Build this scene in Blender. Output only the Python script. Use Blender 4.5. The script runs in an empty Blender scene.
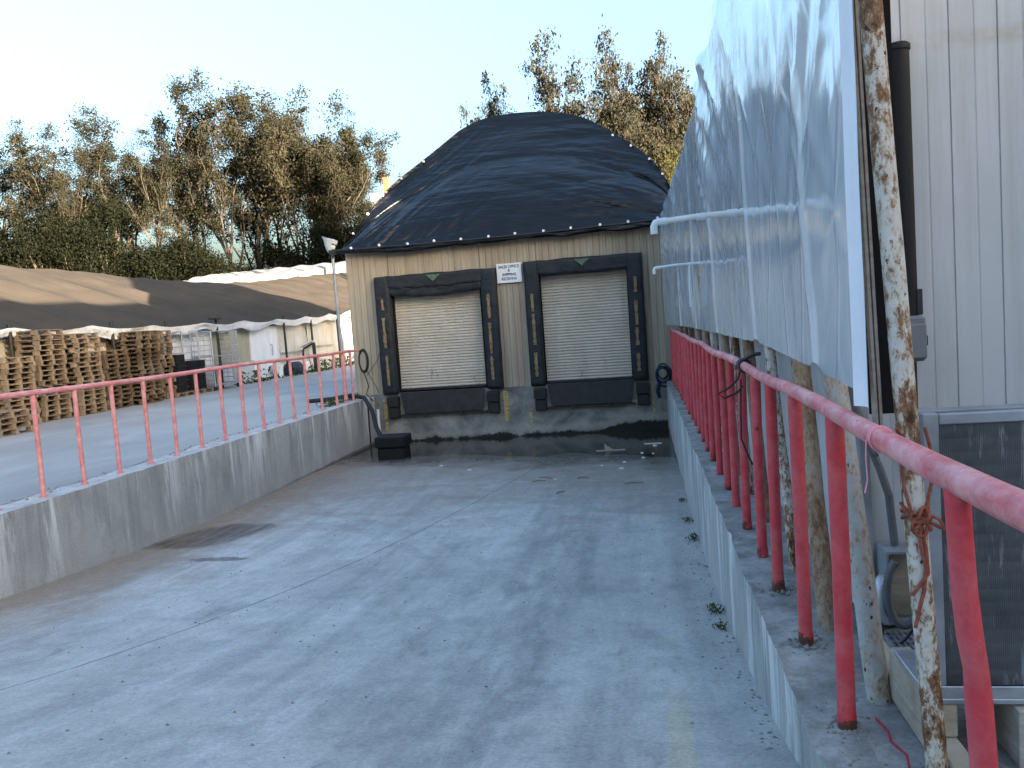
import bpy, math, random
from mathutils import Vector, Matrix, noise as mnoise
R = random.Random(11)
S = bpy.context.scene
C = bpy.data.collections.new('place'); S.collection.children.link(C)
PI = math.pi

# ------------------------------------------------------------------ mesh helpers
class MB:
    def __init__(s): s.v = []; s.f = []; s.sm = []
    def add(s, vs, fs, smooth=False):
        o = len(s.v); s.v += [tuple(v) for v in vs]
        for f in fs: s.f.append(tuple(i + o for i in f)); s.sm.append(smooth)
        return s
    def box(s, x0, x1, y0, y1, z0, z1, mat=None):
        vs = [Vector((x, y, z)) for z in (z0, z1) for y in (y0, y1) for x in (x0, x1)]
        if mat is not None: vs = [mat @ v for v in vs]
        return s.add(vs, [(0,2,3,1),(4,5,7,6),(0,1,5,4),(2,6,7,3),(0,4,6,2),(1,3,7,5)])
    def rbox(s, x0, x1, y0, y1, z0, z1, b=.01, mat=None):
        # box with chamfered edges
        vs = []; xs=(x0,x1); ys=(y0,y1); zs=(z0,z1)
        idx = {}
        for i in (0,1):
            for j in (0,1):
                for k in (0,1):
                    sx = b if i==0 else -b; sy = b if j==0 else -b; sz = b if k==0 else -b
                    idx[i,j,k] = (len(vs), len(vs)+1, len(vs)+2)
                    vs += [Vector((xs[i], ys[j]+sy, zs[k]+sz)), Vector((xs[i]+sx, ys[j], zs[k]+sz)), Vector((xs[i]+sx, ys[j]+sy, zs[k]))]
        fs = []
        for i in (0,1): fs.append([idx[i,j,k][0] for j,k in ((0,0),(0,1),(1,1),(1,0))][::(1 if i==0 else -1)])
        for j in (0,1): fs.append([idx[i,j,k][1] for i,k in ((0,0),(1,0),(1,1),(0,1))][::(1 if j==0 else -1)])
        for k in (0,1): fs.append([idx[i,j,k][2] for i,j in ((0,0),(0,1),(1,1),(1,0))][::(1 if k==0 else -1)])
        for i in (0,1):
            for j in (0,1): fs.append([idx[i,j,0][0], idx[i,j,1][0], idx[i,j,1][1], idx[i,j,0][1]])
        for i in (0,1):
            for k in (0,1): fs.append([idx[i,0,k][0], idx[i,1,k][0], idx[i,1,k][2], idx[i,0,k][2]])
        for j in (0,1):
            for k in (0,1): fs.append([idx[0,j,k][1], idx[1,j,k][1], idx[1,j,k][2], idx[0,j,k][2]])
        for i in (0,1):
            for j in (0,1):
                for k in (0,1): fs.append(list(idx[i,j,k]))
        if mat is not None: vs = [mat @ v for v in vs]
        return s.add(vs, fs)
    def tube(s, pts, r, n=10, caps=True, smooth=True, flat=None):
        pts = [Vector(p) for p in pts]; N = len(pts)
        rs = r if isinstance(r, (list, tuple)) else [r]*N
        vs = []; prev = None
        for i, p in enumerate(pts):
            t = (pts[min(i+1, N-1)] - pts[max(i-1, 0)]).normalized()
            if prev is None:
                a = Vector((0,0,1)) if abs(t.z) < .9 else Vector((1,0,0))
                u = t.cross(a).normalized()
            else:
                u = (prev - t*prev.dot(t)).normalized()
            prev = u; w = t.cross(u)
            for k in range(n):
                a = 2*PI*k/n
                vs.append(p + (u*math.cos(a)*(flat[0] if flat else 1) + w*math.sin(a)*(flat[1] if flat else 1))*rs[i])
        fs = []
        for i in range(N-1):
            for k in range(n):
                fs.append((i*n+k, i*n+(k+1)%n, (i+1)*n+(k+1)%n, (i+1)*n+k))
        s.add(vs, fs, smooth)
        if caps: s.add(vs[:n], [tuple(range(n))[::-1]]); s.add(vs[-n:], [tuple(range(n))])
        return s
    def grid(s, nu, nv, fn, smooth=True):
        vs = [fn(i/(nu-1), j/(nv-1)) for j in range(nv) for i in range(nu)]
        fs = [(j*nu+i, j*nu+i+1, (j+1)*nu+i+1, (j+1)*nu+i) for j in range(nv-1) for i in range(nu-1)]
        return s.add(vs, fs, smooth)
    def prism(s, poly, y0, y1, ax='y'):
        n = len(poly)
        if ax == 'y': vs = [(a, y0, b) for a, b in poly] + [(a, y1, b) for a, b in poly]
        elif ax == 'x': vs = [(y0, a, b) for a, b in poly] + [(y1, a, b) for a, b in poly]
        else: vs = [(a, b, y0) for a, b in poly] + [(a, b, y1) for a, b in poly]
        fs = [tuple(range(n)), tuple(range(2*n-1, n-1, -1))] + [(i, n+i, n+(i+1) % n, (i+1) % n) for i in range(n)]
        return s.add(vs, fs)
    def build(s, name, mat, parent=None):
        me = bpy.data.meshes.new(name); me.from_pydata(s.v, [], s.f)
        me.polygons.foreach_set('use_smooth', s.sm)
        for m in (mat if isinstance(mat, (list, tuple)) else [mat]): me.materials.append(m)
        import bmesh
        if len(s.f) < 30000:
            bm = bmesh.new(); bm.from_mesh(me); bmesh.ops.recalc_face_normals(bm, faces=bm.faces); bm.to_mesh(me); bm.free()
        me.update()
        o = bpy.data.objects.new(name, me); C.objects.link(o)
        if parent: 
            o.parent = parent
            o.matrix_parent_inverse = Matrix.Translation(-Vector(parent.location)) if parent.type == 'EMPTY' and Vector(parent.location).length > 0 else Matrix()
        return o

def tag(o, label, cat, group=None, kind=None):
    o['label'] = label; o['category'] = cat
    if group: o['group'] = group
    if kind: o['kind'] = kind
    return o
def struct(o, kind='structure'):
    o['kind'] = kind; return o
def thing(name, label, cat, loc=(0,0,0), group=None):
    o = bpy.data.objects.new(name, None); o.empty_display_size = .2; C.objects.link(o); o.location = loc
    return tag(o, label, cat, group)
def dup(root, loc, rz=0, scale=None, label=None, group=None):
    r = root.copy(); C.objects.link(r); r.location = loc; r.rotation_euler = (0, 0, rz)
    if scale: r.scale = scale
    if label: r['label'] = label
    if group: r['group'] = group
    for ch in list(root.children):
        c = ch.copy(); C.objects.link(c); c.parent = r
        for g in list(ch.children):
            d = g.copy(); C.objects.link(d); d.parent = c
    return r
def lerp(a, b, t): return a + (b-a)*t
def interp(tab, x):
    if x <= tab[0][0]: return tab[0][1]
    for (a, va), (b, vb) in zip(tab, tab[1:]):
        if x <= b:
            t = (x-a)/(b-a); return lerp(va, vb, t)
    return tab[-1][1]
def sinterp(tab, x, w):
    return sum(interp(tab, x + d*w) for d in (-1, -.6, -.25, 0, .25, .6, 1))/7
def ns(x, y=0., z=0.): return mnoise.noise(Vector((x, y, z)))
def fbm(x, y=0., z=0., o=4):
    v = 0; a = 1
    for i in range(o): v += a*ns(x*2**i, y*2**i, z*2**i + i*7.3); a *= .5
    return v

# ------------------------------------------------------------------ material helpers
class NT:
    def __init__(s, name):
        s.m = bpy.data.materials.new(name); s.m.use_nodes = True
        s.t = s.m.node_tree; s.b = s.t.nodes['Principled BSDF']
        s.co = s.t.nodes.new('ShaderNodeTexCoord')
        g = s.t.nodes.new('ShaderNodeNewGeometry'); s.geo = g
        s.P = s.co.outputs['Object']
    def lk(s, a, b):
        if isinstance(a, (int, float)): b.default_value = a
        elif isinstance(a, tuple): b.default_value = a if len(a) == 4 or b.type == 'VECTOR' else (*a, 1)
        else: s.t.links.new(a, b)
    def map(s, scale=(1,1,1), loc=(0,0,0), rot=(0,0,0), v=None):
        n = s.t.nodes.new('ShaderNodeMapping'); s.lk(v or s.P, n.inputs[0])
        n.inputs['Scale'].default_value = scale; n.inputs['Location'].default_value = loc; n.inputs['Rotation'].default_value = rot
        return n.outputs[0]
    def noise(s, scale=5, detail=5, rough=.55, v=None, dist=0):
        n = s.t.nodes.new('ShaderNodeTexNoise'); s.lk(v or s.P, n.inputs['Vector'])
        n.inputs['Scale'].default_value = scale; n.inputs['Detail'].default_value = detail; n.inputs['Roughness'].default_value = rough; n.inputs['Distortion'].default_value = dist
        return n.outputs['Fac']
    def voro(s, scale=5, v=None, feat='F1', out='Distance'):
        n = s.t.nodes.new('ShaderNodeTexVoronoi'); n.feature = feat; s.lk(v or s.P, n.inputs['Vector']); n.inputs['Scale'].default_value = scale
        return n.outputs[out]
    def ramp(s, fac, *stops, mode='LINEAR'):
        n = s.t.nodes.new('ShaderNodeValToRGB'); s.lk(fac, n.inputs[0]); cr = n.color_ramp; cr.interpolation = mode
        while len(cr.elements) < len(stops): cr.elements.new(.5)
        for e, (p, c) in zip(cr.elements, stops):
            e.position = p; e.color = (*c, 1) if isinstance(c, tuple) else (c, c, c, 1)
        return n.outputs[0]
    def math(s, op, a, b=0., c=0.):
        n = s.t.nodes.new('ShaderNodeMath'); n.operation = op
        for i, q in enumerate((a, b, c)): s.lk(q, n.inputs[i])
        return n.outputs[0]
    def sep(s, v=None):
        n = s.t.nodes.new('ShaderNodeSeparateXYZ'); s.lk(v or s.P, n.inputs[0]); return n.outputs
    def mix(s, f, a, b, mode='MIX'):
        n = s.t.nodes.new('ShaderNodeMix'); n.data_type = 'RGBA'; n.blend_type = mode
        s.lk(f, n.inputs[0]); s.lk(a, n.inputs[6]); s.lk(b, n.inputs[7]); return n.outputs[2]
    def mr(s, v, a, b, c=0., d=1., smooth=False):
        n = s.t.nodes.new('ShaderNodeMapRange'); n.interpolation_type = 'SMOOTHSTEP' if smooth else 'LINEAR'
        for i, q in enumerate((v, a, b, c, d)): s.lk(q, n.inputs[i])
        return n.outputs[0]
    def bump(s, h, strength=.3, dist=.02, nrm=None):
        n = s.t.nodes.new('ShaderNodeBump'); s.lk(h, n.inputs['Height']); n.inputs['Strength'].default_value = strength; n.inputs['Distance'].default_value = dist
        if nrm: s.lk(nrm, n.inputs['Normal'])
        return n.outputs[0]
    def rnd(s):
        n = s.t.nodes.new('ShaderNodeObjectInfo'); return n.outputs['Random']
    def out(s, col=None, rough=None, nrm=None, spec=None, metal=None, **kw):
        if col is not None: s.lk(col, s.b.inputs['Base Color'])
        if rough is not None: s.lk(rough, s.b.inputs['Roughness'])
        if nrm is not None: s.lk(nrm, s.b.inputs['Normal'])
        if spec is not None: s.lk(spec, s.b.inputs['Specular IOR Level'])
        if metal is not None: s.lk(metal, s.b.inputs['Metallic'])
        for k, v in kw.items(): s.lk(v, s.b.inputs[k.replace('_', ' ')])
        return s.m
def plain(name, col, rough=.6, var=.25, scale=6, spec=.4, metal=0., bump=.0, bscale=40):
    n = NT(name); f = n.noise(scale, 6, .6)
    c = n.mix(n.mr(f, .3, .7), tuple(x*(1-var) for x in col), tuple(min(1, x*(1+var)) for x in col))
    nr = n.bump(n.noise(bscale, 4), bump, .01) if bump else None
    return n.out(c, n.mr(f, .3, .7, max(.02, rough-.08), min(1, rough+.08)), nr, spec, metal)

M = {}
# --- concrete of the sunken ramp
def m_ramp():
    n = NT('ramp_concrete'); x, y, z = n.sep()
    big = n.noise(.35, 6, .6); med = n.noise(1.7, 7, .65, dist=.4); fine = n.noise(38, 5, .7); grain = n.noise(170, 3, .6)
    c = n.ramp(big, (.32, (.34, .325, .30)), (.5, (.415, .40, .372)), (.68, (.475, .46, .432)))
    c = n.mix(n.mr(med, .46, .68, .0, .5), c, (.25, .245, .236), 'MIX')
    # long tyre / water streaks along the ramp
    st = n.noise(1, 6, .6, n.map((2.9, .13, 1), rot=(0, 0, .12)))
    c = n.mix(n.mr(st, .47, .66, 0, .55), c, (.225, .22, .215))
    st2 = n.noise(1, 6, .65, n.map((3.2, .22, 1), (3, 7, 0), (0, 0, .16)))
    c = n.mix(n.mr(st2, .55, .74, 0, .55), c, (.56, .55, .54))
    # two darker wheel paths
    wx = n.math('ADD', x, n.math('MULTIPLY', n.math('SUBTRACT', n.noise(.3, 2), .5), .9))
    for cx in (-1.15,):
        d = n.math('ABSOLUTE', n.math('SUBTRACT', wx, cx))
        k = n.math('MULTIPLY', n.mr(d, .1, .65, 1, 0, True), n.mr(n.noise(2.4, 5, .7, n.map((2.2, .5, 1))), .4, .66, 0, .6))
        c = n.mix(k, c, (.19, .19, .19))
    for (ax, ay, rad, wd, k) in ((-9.5, 5.0, 8.6, .16, .5), (-9.5, 5.0, 8.1, .13, .38), (6.8, 9.5, 7.6, .15, .42), (7.4, 7.0, 9.3, .18, .4)):
        rr_ = n.math('SQRT', n.math('ADD', n.math('POWER', n.math('SUBTRACT', x, ax), 2), n.math('POWER', n.math('SUBTRACT', y, ay), 2)))
        dd = n.math('ABSOLUTE', n.math('SUBTRACT', rr_, n.math('ADD', rad, n.math('MULTIPLY', n.math('SUBTRACT', med, .5), .3))))
        kk = n.math('MULTIPLY', n.mr(dd, wd*.4, wd, k, 0, True), n.mr(n.noise(1.3, 6, .75, n.map((1.5, .7, 1), (rad, 0, 0))), .42, .66))
        c = n.mix(kk, c, (.17, .165, .16))
    oil = n.mr(n.math('ADD', n.voro(.75, n.map((1, .6, 1), (.3, 2, 0))), n.math('MULTIPLY', n.math('SUBTRACT', n.noise(5, 5, .7), .5), .3)), .06, .22, .5, 0)
    c = n.mix(n.math('MULTIPLY', oil, n.mr(big, .45, .55)), c, (.13, .125, .12))
    # scuffs
    sc = n.math('MULTIPLY', n.mr(n.noise(5, 6, .7, n.map((1, .35, 1), rot=(0, 0, .5)), 1.2), .58, .68), n.mr(n.noise(.8, 3, .5, n.map((1, 1, 1), (9, 2, 0))), .48, .62))
    c = n.mix(n.math('MULTIPLY', sc, .5), c, (.13, .125, .12))
    # tan silt washed along the left wall and down the far left
    nb = n.noise(1.1, 6, .65, n.map((1.4, .7, 1)), .6)
    e = n.math('ADD', n.mr(x, -7.2, -4.6, 1, 0), n.math('MULTIPLY', n.math('SUBTRACT', nb, .5), 1.5))
    c = n.mix(n.math('MULTIPLY', n.mr(e, .30, .75), .85), c, (.28, .215, .16))
    # one dark damp brown patch by the wall
    px = n.math('DIVIDE', n.math('ADD', n.math('ADD', x, 6.45), n.math('MULTIPLY', n.math('SUBTRACT', y, 11.2), -.25)), .62)
    py = n.math('DIVIDE', n.math('SUBTRACT', y, 11.1), .80)
    dd = n.math('ADD', n.math('ADD', n.math('POWER', px, 4), n.math('POWER', py, 4)), n.math('MULTIPLY', n.math('SUBTRACT', n.noise(2.3, 6, .7, n.map((2, .8, 1))), .5), 2.8))
    c = n.mix(n.math('MULTIPLY', n.mr(dd, .55, 1.35, 1, 0), n.mr(n.noise(1, 5, .6, n.map((9, 1.2, 1), rot=(0, 0, .5))), .3, .65, .95, .45)), c, (.07, .047, .033))
    px = n.math('DIVIDE', n.math('ADD', x, 5.55), .55); py = n.math('DIVIDE', n.math('SUBTRACT', y, 9.62), .14)
    dd = n.math('ADD', n.math('ADD', n.math('POWER', px, 2), n.math('POWER', py, 2)), n.math('MULTIPLY', n.math('SUBTRACT', n.noise(4, 6, .7), .5), 3))
    c = n.mix(n.math('MULTIPLY', n.mr(dd, .4, .9, 1, 0), .8), c, (.10, .085, .075))
    # warm silt at the bottom of the ramp
    e = n.math('ADD', n.mr(y, 9.8, 16.4), n.math('MULTIPLY', n.math('SUBTRACT', n.noise(.9, 7, .7, n.map((.6, 1.3, 1), (4, 4, 0)), .8), .5), 1.8))
    c = n.mix(n.math('MULTIPLY', n.mr(e, .15, .8), .75), c, (.235, .195, .16))
    # wet edge of the pool (height above the water decides it)
    wz = n.math('ADD', z, n.math('MULTIPLY', n.math('SUBTRACT', n.noise(2.2, 6, .7), .5), .035))
    wet = n.mr(wz, -1.2585, -1.238, 1, 0)
    c = n.mix(n.math('MULTIPLY', wet, .82), c, (.055, .05, .045))
    # worn yellow lane line on the right
    lx = n.math('ABSOLUTE', n.math('SUBTRACT', n.math('ADD', x, n.math('MULTIPLY', n.math('SUBTRACT', fine, .5), .05)), .085))
    ln = n.mr(lx, .055, .075, 1, 0)
    wear = n.mr(n.math('ADD', n.noise(2.2, 6, .75), n.mr(y, 3.5, 5.4, .30, -.06)), .5, .66)
    c = n.mix(n.math('MULTIPLY', n.math('MULTIPLY', ln, wear), .5), c, (.46, .42, .26))
    # saw joint: straight groove down the ramp
    wob = n.math('MULTIPLY', n.math('SUBTRACT', n.noise(3, 4, .6), .5), .05)
    jx = n.math('ABSOLUTE', n.math('ADD', n.math('ADD', n.math('ADD', x, 5.48), n.math('MULTIPLY', y, -.2)), wob))
    j = n.mr(jx, .006, .018, 1, 0)
    jy = n.math('ABSOLUTE', n.math('ADD', n.math('SUBTRACT', y, 4.55), n.math('ADD', wob, n.math('MULTIPLY', x, .06))))
    j = n.math('MAXIMUM', j, n.math('MULTIPLY', n.mr(jy, .004, .013, 1, 0), .12))
    jc = n.math('MULTIPLY', j, n.mr(n.noise(4, 5, .7), .3, .55, .35, .9))
    c = n.mix(jc, c, (.10, .10, .10))
    c = n.mix(n.math('MULTIPLY', n.mr(n.math('ADD', x, n.math('MULTIPLY', n.math('SUBTRACT', n.noise(1.6, 5, .6, n.map((1, .3, 1))), .5), .35)), .12, .26), .38), c, (.20, .20, .195))
    # pock marks and grain
    c = n.mix(n.mr(n.voro(9, n.map((1, .8, 1)), out='Distance'), .035, .055, .7, 0), c, (.1, .1, .1))
    c = n.mix(.40, c, n.ramp(grain, (.3, .25), (.7, .76)), 'OVERLAY')
    c = n.mix(.36, c, n.ramp(fine, (.32, .22), (.68, .78)), 'OVERLAY')
    mid = n.noise(7.5, 7, .75, n.map((1, .55, 1)))
    c = n.mix(.26, c, n.ramp(mid, (.32, .24), (.68, .76)), 'OVERLAY')
    sp = n.mr(n.voro(21, n.map((1, .8, 1), (1, 1, 1))), .03, .06, .55, 0)
    c = n.mix(n.math('MULTIPLY', sp, n.mr(n.noise(1.6, 4), .42, .58)), c, (.10, .095, .09))
    h = n.math('ADD', n.math('MULTIPLY', grain, .35), n.math('ADD', fine, n.math('MULTIPLY', j, -2)))
    ro = n.mix(wet, n.ramp(med, (.3, .5), (.7, .72)), (.12, .12, .12))
    return n.out(c, ro, n.bump(h, .25, .006), .4)
M['ramp'] = m_ramp()
def m_wall(name, base, streak_dark, streak_light, ztop=0.0, topc=((.26, .255, .245), (.40, .395, .385), (.55, .545, .53))):
    # board-poured retaining wall with lime and dirt runs
    n = NT(name); x, y, z = n.sep()
    big = n.noise(.8, 6, .65); fine = n.noise(45, 5, .7)
    c = n.mix(n.mr(big, .3, .7), tuple(a*.8 for a in base), tuple(a*1.12 for a in base))
    s1 = n.noise(1, 7, .74, n.map((2.6, 2.6, .34)), .35); s2 = n.noise(1, 7, .72, n.map((2.0, 2.0, .22), (5, 3, 1)), .3)
    fade = n.mr(z, -1.05, -.1, .25, 1)
    c = n.mix(n.math('MULTIPLY', n.mr(s1, .46, .60, 0, .8), fade), c, streak_dark)
    c = n.mix(n.math('MULTIPLY', n.mr(n.noise(1.3, 6, .7, n.map((1, 1, .6), (7, 7, 7)), .6), .5, .66, 0, .5), fade), c, streak_dark)
    c = n.mix(n.math('MULTIPLY', n.mr(s2, .51, .60, 0, .85), fade), c, streak_light)
    # pale splashed foot
    ft = n.mr(n.math('ADD', z, n.math('MULTIPLY', n.math('SUBTRACT', n.noise(1.3, 5, .6), .5), .5)), -1.2, -.95, 1, 0)
    c = n.mix(n.math('MULTIPLY', ft, .35), c, (.33, .32, .29))
    top = n.mr(n.sep(n.geo.outputs['Normal'])[2], .45, .8)
    c = n.mix(n.math('MULTIPLY', top, .9), c, n.ramp(n.noise(3.5, 7, .74), (.3, topc[0]), (.5, topc[1]), (.68, topc[2])))
    # tide mark
    td = n.mr(n.math('ADD', z, n.math('MULTIPLY', n.math('SUBTRACT', n.noise(3, 5, .7), .5), .12)), -1.22, -1.17, 1, 0)
    c = n.mix(n.math('MULTIPLY', td, n.mr(y, 13, 17, .25, .8)), c, (.06, .055, .05))
    c = n.mix(.3, c, n.ramp(fine, (.3, .25), (.7, .75)), 'OVERLAY')
    return n.out(c, .75, n.bump(n.math('ADD', fine, n.math('MULTIPLY', s1, .6)), .3, .008), .3)
M['wall_left'] = m_wall('left_wall_concrete', (.36, .365, .355), (.17, .18, .18), (.64, .65, .64))
M['wall_right'] = m_wall('right_wall_concrete', (.36, .36, .345), (.17, .175, .175), (.62, .63, .62), topc=((.10, .095, .085), (.215, .205, .19), (.37, .36, .345)))
def m_yard():
    n = NT('yard_concrete'); big = n.noise(.16, 6, .6); med = n.noise(.9, 7, .65, n.map((1, .35, 1), rot=(0, 0, .3)), .5); fine = n.noise(30, 4, .7)
    c = n.ramp(big, (.3, (.225, .22, .21)), (.5, (.305, .30, .29)), (.7, (.385, .38, .365)))
    c = n.mix(n.mr(med, .5, .75, 0, .5), c, (.46, .455, .445))
    c = n.mix(n.mr(n.noise(.7, 6, .7, n.map((1, .5, 1), (5, 5, 5))), .55, .72, 0, .5), c, (.22, .215, .21))
    c = n.mix(.25, c, n.ramp(fine, (.3, .25), (.7, .75)), 'OVERLAY')
    return n.out(c, .75, n.bump(fine, .2, .006), .35)
M['yard'] = m_yard()
def m_apron():
    n = NT('dirty_slab'); big = n.noise(1.6, 7, .68, dist=.5); fine = n.noise(28, 6, .75); pb = n.voro(60, out='Distance')
    c = n.ramp(big, (.3, (.13, .125, .115)), (.48, (.26, .25, .235)), (.68, (.39, .385, .37)))
    c = n.mix(n.mr(n.noise(6, 6, .7), .5, .64, 0, .7), c, (.20, .185, .165))
    c = n.mix(.45, c, n.ramp(fine, (.3, .18), (.7, .82)), 'OVERLAY')
    h = n.math('ADD', fine, n.math('MULTIPLY', big, 1.5))
    return n.out(c, .88, n.bump(h, .55, .02), .25)
M['apron'] = m_apron()
def m_dirt():
    n = NT('dry_ground'); a = n.noise(.05, 6, .6); b = n.noise(2, 6, .7)
    c = n.mix(n.mr(a, .35, .65), (.16, .125, .085), (.10, .105, .055)); c = n.mix(n.mr(b, .35, .7, 0, .5), c, (.22, .18, .125))
    return n.out(c, .95, n.bump(b, .5, .05), .15)
M['dirt'] = m_dirt()
def m_water():
    n = NT('murky_water'); a = n.noise(3.2, 3, .5, n.map((1, 1.6, 1)))
    return n.out(n.mix(n.mr(n.noise(.8, 4), .35, .65), (.022, .020, .017), (.038, .034, .028)), .035, n.bump(a, .05, .01), .5, IOR=1.33)
M['water'] = m_water()
def m_red(name, base, dust=(.55, .36, .36), rust=True, dustamt=.45):
    n = NT(name); x, y, z = n.sep()
    f = n.noise(9, 6, .65); g = n.noise(40, 5, .7)
    c = n.mix(n.mr(f, .35, .68), tuple(a*.86 for a in base), base)
    up = n.sep(n.geo.outputs['Normal'])[2]
    c = n.mix(n.math('MULTIPLY', n.mr(n.noise(7, 7, .72, n.map((1, .5, 1))), .40, .60), dustamt), c, dust)
    c = n.mix(n.mr(n.noise(15, 6, .75, n.map((1, .8, .5), (5, 5, 5))), .52, .66, 0, .4), c, tuple(q*.55 for q in base))
    if rust == 'chips':
        c = n.mix(n.mr(n.noise(16, 6, .7, n.map((1, .6, 1), (2, 2, 2))), .66, .70, 0, .8), c, (.16, .06, .05))
        c = n.mix(n.mr(n.noise(3.2, 6, .7, n.map((1, .7, 1), (6, 2, 2))), .60, .70, 0, .45), c, (.30, .10, .10))
    elif rust:
        r = n.math('ADD', n.noise(7, 7, .7, n.map((1, 1, .7), (3, 1, 2))), n.mr(z, 0, .14, .22, 0))
        c = n.mix(n.mr(r, .66, .70), c, (.085, .035, .022))
        c = n.mix(n.mr(n.noise(24, 4, .6, n.map((1, 1, .5), (8, 8, 8))), .69, .73, 0, .8), c, (.10, .04, .03))
    c = n.mix(.25, c, n.ramp(g, (.3, .3), (.7, .7)), 'OVERLAY')
    return n.out(c, n.mr(f, .3, .7, .38, .6), n.bump(n.noise(60, 4, .6), .18, .004), .45)
M['red_post'] = m_red('red_post_paint', (.58, .042, .058), (.58, .15, .15), dustamt=.45)
M['red_rail'] = m_red('red_rail_paint', (.64, .13, .14), (.72, .37, .36), rust='chips', dustamt=.85)
M['red_left'] = m_red('faded_red_paint', (.62, .20, .19), (.66, .38, .36), rust='chips', dustamt=.6)
def m_rusty(name, paint, lo=.46, hi=.53, rustc=(.11, .052, .025)):
    n = NT(name); a = n.noise(34, 8, .78, n.map((1, 1, .5))); b = n.noise(3.2, 5, .65, n.map((1, 1, .45), (4, 2, 1))); f = n.noise(70, 4, .7)
    c = n.mix(n.mr(n.noise(20, 5, .6), .3, .7), tuple(x*.8 for x in paint), paint)
    k = n.math('ADD', n.math('MULTIPLY', a, .6), n.math('MULTIPLY', b, .4))
    rc = n.mix(n.mr(n.noise(26, 6, .7), .35, .65), rustc, (.26, .135, .065))
    c = n.mix(n.mr(k, lo-.03, lo, 0, .55), c, (.40, .29, .18))
    c = n.mix(n.mr(k, lo, hi), c, rc)
    c = n.mix(n.mr(k, hi+.03, hi+.07), c, (.05, .025, .014))
    c = n.mix(n.mr(n.noise(46, 4, .6, n.map((1, 1, .5))), .64, .68), c, (.05, .026, .016))
    return n.out(c, .72, n.bump(n.math('ADD', f, n.math('MULTIPLY', k, 3)), .4, .006), .3)
M['rusty'] = m_rusty('rusty_white_paint', (.60, .575, .52), .478, .520)
M['rusty_brown'] = m_rusty('rusty_grey_paint', (.36, .33, .27), .44, .56, (.14, .085, .05))
M['rusty_silver'] = m_rusty('weathered_silver_paint', (.42, .42, .40), .53, .62)
def m_plastic():
    n = NT('white_plastic_sheet'); x, y, z = n.sep()
    v1 = n.noise(1, 4, .55, n.map((1, 1.6, .5)), .4)
    v2 = n.noise(1, 5, .6, n.map((1, 5, .9), rot=(.3, 0, 0)), .6)
    zone = n.mr(n.noise(.55, 3, .5, n.map((1, 1, .8), (2, 6, 1))), .47, .62)
    cr = n.voro(1.3, n.map((1, 1.2, .6), rot=(.5, 0, 0)), 'DISTANCE_TO_EDGE')
    cr2 = n.voro(3.1, n.map((1, .7, 1.3), (4, 4, 4), rot=(-.6, 0, 0)), 'DISTANCE_TO_EDGE')
    h = n.math('ADD', n.math('MULTIPLY', v1, .9), n.math('MULTIPLY', n.math('MULTIPLY', v2, zone), .7))
    h = n.math('ADD', h, n.math('MULTIPLY', n.mr(cr, 0, .05, 1, 0, True), .16))
    h = n.math('ADD', h, n.math('MULTIPLY', n.math('MULTIPLY', n.mr(cr2, 0, .06, 1, 0, True), zone), .12))
    f = n.noise(2.4, 5, .6)
    c = n.mix(n.mr(f, .35, .65), (.58, .61, .645), (.66, .69, .715))
    c = n.mix(n.mr(n.noise(14, 6, .7, n.map((1, 1, .4))), .62, .72, 0, .2), c, (.42, .43, .44))
    return n.out(c, n.mr(n.noise(1.3, 4), .3, .7, .09, .19), n.bump(h, .48, .05), 1.0, Coat_Weight=.5, Coat_Roughness=.08)
M['plastic'] = m_plastic()
M['plastic_hem'] = plain('white_plastic_hem', (.72, .74, .80), .35, .06, 4, .5)
def m_black_tarp():
    n = NT('black_tarp'); a = n.noise(1.2, 5, .6)
    w1 = n.noise(1, 3, .5, n.map((.5, .5, 3.6), rot=(0, .78, 0)), .3)
    w2 = n.noise(1, 3, .5, n.map((.4, .5, 3.8), (4, 1, 2), (0, -.20, 0)), .3)
    sel = n.mr(n.sep()[0], -6.5, -2.2, 1, 0, True)
    h = n.math('ADD', n.math('MULTIPLY', w1, sel), n.math('MULTIPLY', w2, n.math('SUBTRACT', 1.0, n.math('MULTIPLY', sel, .75))))
    c = n.mix(n.mr(a, .35, .65), (.0022, .0030, .0044), (.0042, .0052, .0070))
    c = n.mix(n.mr(n.noise(7, 6, .7, n.map((1, 1, 2.5))), .62, .72, 0, .25), c, (.045, .045, .045))
    return n.out(c, n.mr(n.noise(2.3, 5), .3, .7, .26, .40), n.bump(h, .65, .16), .34)
M['tarp'] = m_black_tarp()
def m_siding():
    n = NT('weathered_siding'); x, y, z = n.sep()
    bd = n.math('FLOOR', n.math('MULTIPLY', x, 6.1)); 
    wn = n.t.nodes.new('ShaderNodeTexWhiteNoise'); wn.noise_dimensions = '1D'; n.lk(bd, wn.inputs['W'])
    gr = n.noise(1, 7, .7, n.map((22, 22, .8)), .25)
    c = n.mix(wn.outputs['Value'], (.335, .285, .215), (.44, .385, .30))
    c = n.mix(n.mr(gr, .38, .66, 0, .6), c, (.18, .155, .12))
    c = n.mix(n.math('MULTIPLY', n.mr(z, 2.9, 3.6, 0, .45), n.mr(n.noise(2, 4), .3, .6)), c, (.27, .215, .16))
    # green-grey weathering towards the bottom and streaks
    gs = n.noise(1, 6, .65, n.map((5, 5, .3), (3, 3, 3)))
    c = n.mix(n.math('MULTIPLY', n.mr(gs, .46, .66), n.mr(z, 3.3, .2, .1, .75)), c, (.29, .29, .245))
    c = n.mix(n.math('MULTIPLY', n.mr(gs, .60, .68), .5), c, (.10, .095, .075))
    return n.out(c, .85, n.bump(gr, .25, .008), .2)
M['siding'] = m_siding()
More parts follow.
